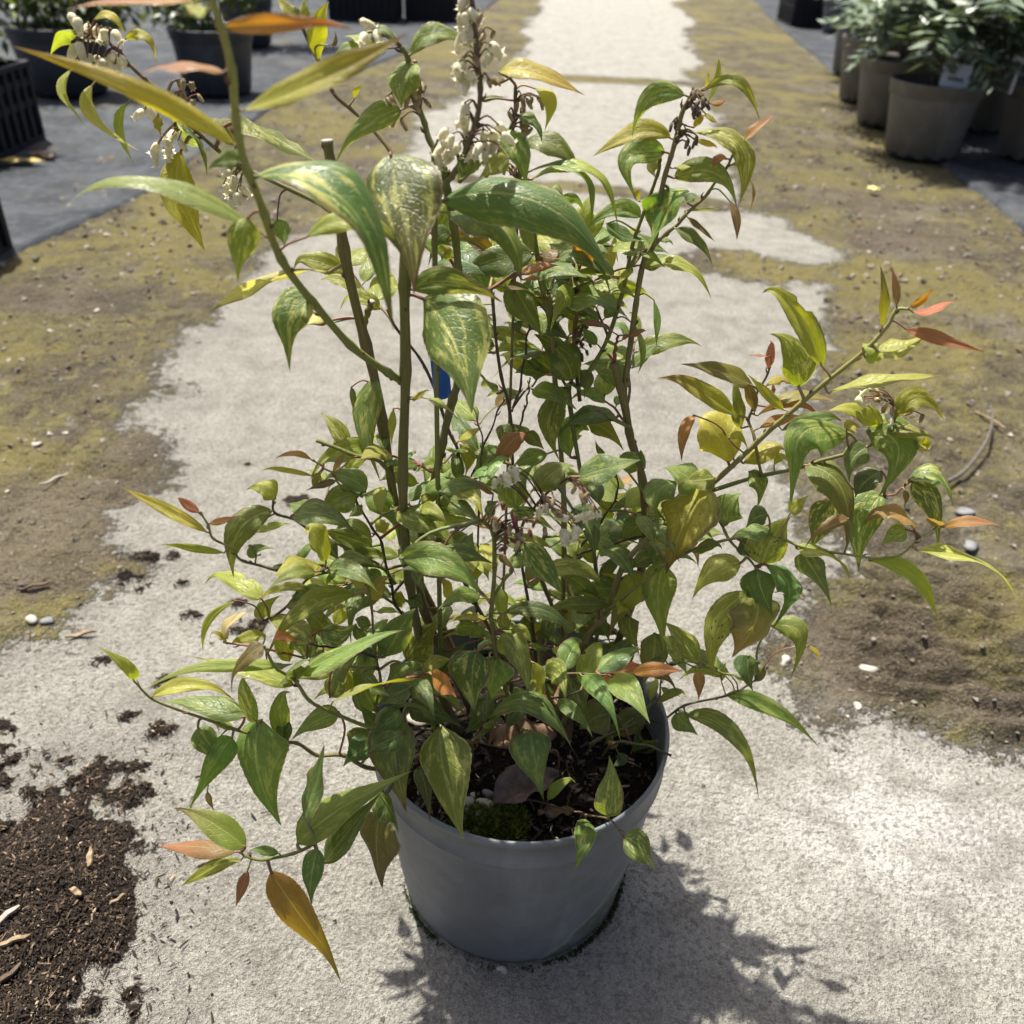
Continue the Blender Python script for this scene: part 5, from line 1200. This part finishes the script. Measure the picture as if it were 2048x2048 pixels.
# filler leaves deep inside the crown, grown on the inner stems
def to_tile(p): q = proj(p); return (q[0], q[1])
for k in range(40):
    nm = ['S20', 'S20b', 'S24', 'S25', 'S25c', 'S10', 'S23', 'S14', 'S19', 'S7', 'S8', 'S16', 'S30', 'S3', 'S25b', 'S23c', 'S26'][rs.randint(17)]; P = STEM[nm][1]; lo = P[(P[:, 2] > SZ+.015) & (P[:, 2] < .40)]
    if len(lo) < 3: continue
    p = lo[rs.randint(len(lo))]; az = rs.rand()*6.283; L = .03+.035*rs.rand(); d = np.array([math.cos(az), abs(math.sin(az))*.8+.1, .0]); b = p+d*.012+np.array([0, .006, .006]); m = b+d*L*.5+np.array([0, 0, .006]); e = b+d*L+np.array([0, 0, -.5*L*rs.rand()])
    (bu, bv), (mu, mv), (tu, tv) = to_tile(b), to_tile(m), to_tile(e); TILE['P'] = (0, 0, 1.0); ww = L*(.24+.14*rs.rand())*FPX/float((p-CAM)@_f)*.75
    make_leaf('P', nm, f"{bu} {bv} {mu} {mv} {tu} {tv} {ww} {['g', 'd', 'dg', 'gv', 'u', 'l', 'gl', 'yg'][rs.randint(8)]} dy={e[1]-b[1]}", rs)
MADE.sort(key=lambda q: -q[0])
for a_, me, so_, B in MADE[:300]: new_obj('leaf', me, so_, tuple(B))
rest = MADE[300:]
VV = []; FF = []; MI = []; T4 = []; P4 = []; U4 = []
for a_, me, so_, B in rest:
    o0 = len(VV); VV += [tuple(np.array(v.co)+B) for v in me.vertices]; FF += [tuple(i+o0 for i in p.vertices) for p in me.polygons]; MI += [p.material_index for p in me.polygons]
    q = np.zeros(len(me.vertices)*4, np.float32); me.attributes['tint'].data.foreach_get('color', q); T4.append(q.reshape(-1, 4)); q = np.zeros(len(me.vertices)*4, np.float32); me.attributes['par'].data.foreach_get('color', q); P4.append(q.reshape(-1, 4))
    q = np.zeros(len(me.loops)*2, np.float32); me.uv_layers[0].data.foreach_get('uv', q); U4.append(q)
rme = mesh('small_leaves', VV, FF, [LFM, PTM], MI); cattr(rme, 'tint', np.concatenate(T4)); cattr(rme, 'par', np.concatenate(P4)); rme.uv_layers.new(name='UVMap').data.foreach_set('uv', np.concatenate(U4))
tag(new_obj('small_leaves', rme, shrub, (0, 0, -SZ)), kind='stuff'); print('leaves', nl)

# flowers -------------------------------------------------------------------------
def flower_mat(name, a, b, tr=.3):
    n = NT(name); q = n.noise(250, 3, .6, n.pos()); c = n.mix(n.sm(q, .35, .7), a, b); n.set(col=c, rough=.5, spec=.35); t = n.n('BsdfTranslucent'); n.put(t.inputs[0], c); m = n.n('MixShader'); m.inputs[0].default_value = tr
    n.link(n.b.outputs[0], m.inputs[1]); n.link(t.outputs[0], m.inputs[2]); n.link(m.outputs[0], n.out.inputs[0]); return n.m
FMAT = dict(w=flower_mat('white_petal', (.80, .75, .55), (.62, .56, .34)), c=flower_mat('withered_petal', (.42, .33, .18), (.22, .14, .07), .2), k=flower_mat('dry_bud', (.075, .045, .03), (.16, .12, .085), .05), m=flower_mat('maroon_bud', (.10, .02, .018), (.2, .07, .05), .1))
CAL = simple('calyx', (.20, .17, .07), (.13, .06, .04)); STK = simple('flower_stalk', (.14, .11, .05), (.12, .05, .04))
def bell(kind):
    m = MB(); n = 10
    pr = [(.0006, 0), (.0016, .0004), (.0025, .0014), (.0026, .003), (.0026, .0048), (.0022, .0068), (.0016, .0082), (.0015, .0088), (.0022, .0093)] if kind in 'w' else [(.0005, 0), (.0012, .0005), (.0016, .002), (.0014, .0042), (.0010, .006)]
    m.lathe([(r, -z) for r, z in pr], n)
    zl = -pr[-1][1]; rl = pr[-1][0]
    for k in range(5):
        a = k*1.2566; da = .42; m.add([(rl*math.cos(a-da), rl*math.sin(a-da), zl), (rl*math.cos(a+da), rl*math.sin(a+da), zl), (rl*1.95*math.cos(a), rl*1.95*math.sin(a), zl-.0002)], [(0, 1, 2)])
    for k in range(5):
        a = k*1.2566+.6; m.add([(.0006*math.cos(a-.8), .0006*math.sin(a-.8), .0006), (.0006*math.cos(a+.8), .0006*math.sin(a+.8), .0006), (.0024*math.cos(a), .0024*math.sin(a), -.0016)], [(0, 1, 2)], 1)
    return m.mesh('flower', [FMAT[kind], CAL])
BELL = {k: bell(k) for k in 'wckm'}
rs = np.random.RandomState(8)
for stem_, tile, kind, pts in FLOWERS:
    so_, SP, S2, SR = STEM[stem_]; m = MB(); pos = []
    for q in pts.split(';'):
        u, v = map(float, q.split()); p2 = np.array(px(tile, u, v)); i = int(np.linalg.norm(S2-p2, axis=1).argmin()); sp = SP[i]; s = FPX/float((sp-CAM)@_f)
        c = on_y(*p2, sp[1]+(rs.rand()-.55)*.014-(.028 if stem_ in ('S20', 'S20b') else 0)); sz = {'w': .9, 'c': 1.0, 'k': .8, 'm': .9}[kind]*(.85+.3*rs.rand()); top = c+np.array([0, 0, .0035*sz])
        if kind == 'k' and tile == 'C': top[1] -= .004
        m.tube(catmull([sp, (sp+top)/2+np.array([0, 0, .004]), top], 3), np.linspace(.0007, .0004, 7), 5); pos.append((top, sz))
    cl = m.build('flower_cluster', STK, shrub, (0, 0, -SZ))
    for top, sz in pos:
        o = new_obj('flower', BELL[kind], cl, tuple(top)); o.scale = (sz*(.85+.3*rs.rand()), sz*(.85+.3*rs.rand()), sz*(.9+.35*rs.rand())); o.rotation_euler = (rs.randn()*.45, rs.randn()*.45, rs.rand()*6)

# blue label clipped on the third stem ------------------------------------------------
BLUE = simple('blue_plastic', (.012, .10, .42), (.010, .085, .36), .4, .5, 30, .02)
pl = on_y(*px('E', 600, 640), .022); lt = thing('plant_label', 'bright blue plastic label hanging beside the stems', 'plant label', tuple(pl))
V = []; w2 = .0062; hh = .042
out = [(-w2, .006), (-w2*.85, .003), (-w2*.4, .0005), (w2*.4, .0005), (w2*.85, .003), (w2, .006), (w2, hh-.008), (w2*.5, hh), (-w2*.5, hh), (-w2, hh-.008)]; k = len(out)
V = [(x, -.0007, z) for x, z in out]+[(x, .0007, z) for x, z in out]; F = [tuple(range(k)), tuple(range(2*k-1, k-1, -1))]+[((i+1) % k, i, k+i, k+(i+1) % k) for i in range(k)]
o = MB().add(V, F).build('tag_plate', BLUE, lt, (0, 0, 0), False); o.rotation_euler = (.1, -.1, .3)
MB().box((0, -.0011, hh*.55), (.0016, .0008, hh*.7), 0, 0, .0003).build('raised_rib', BLUE, lt).rotation_euler = (.1, -.1, .3)
a = np.linspace(0, 6.283, 20); MB().tube([(.006+.009*math.cos(q), .004+.007*math.sin(q), hh+.003*math.sin(q*2)) for q in a], .0009, 6).build('loop', BLUE, lt)
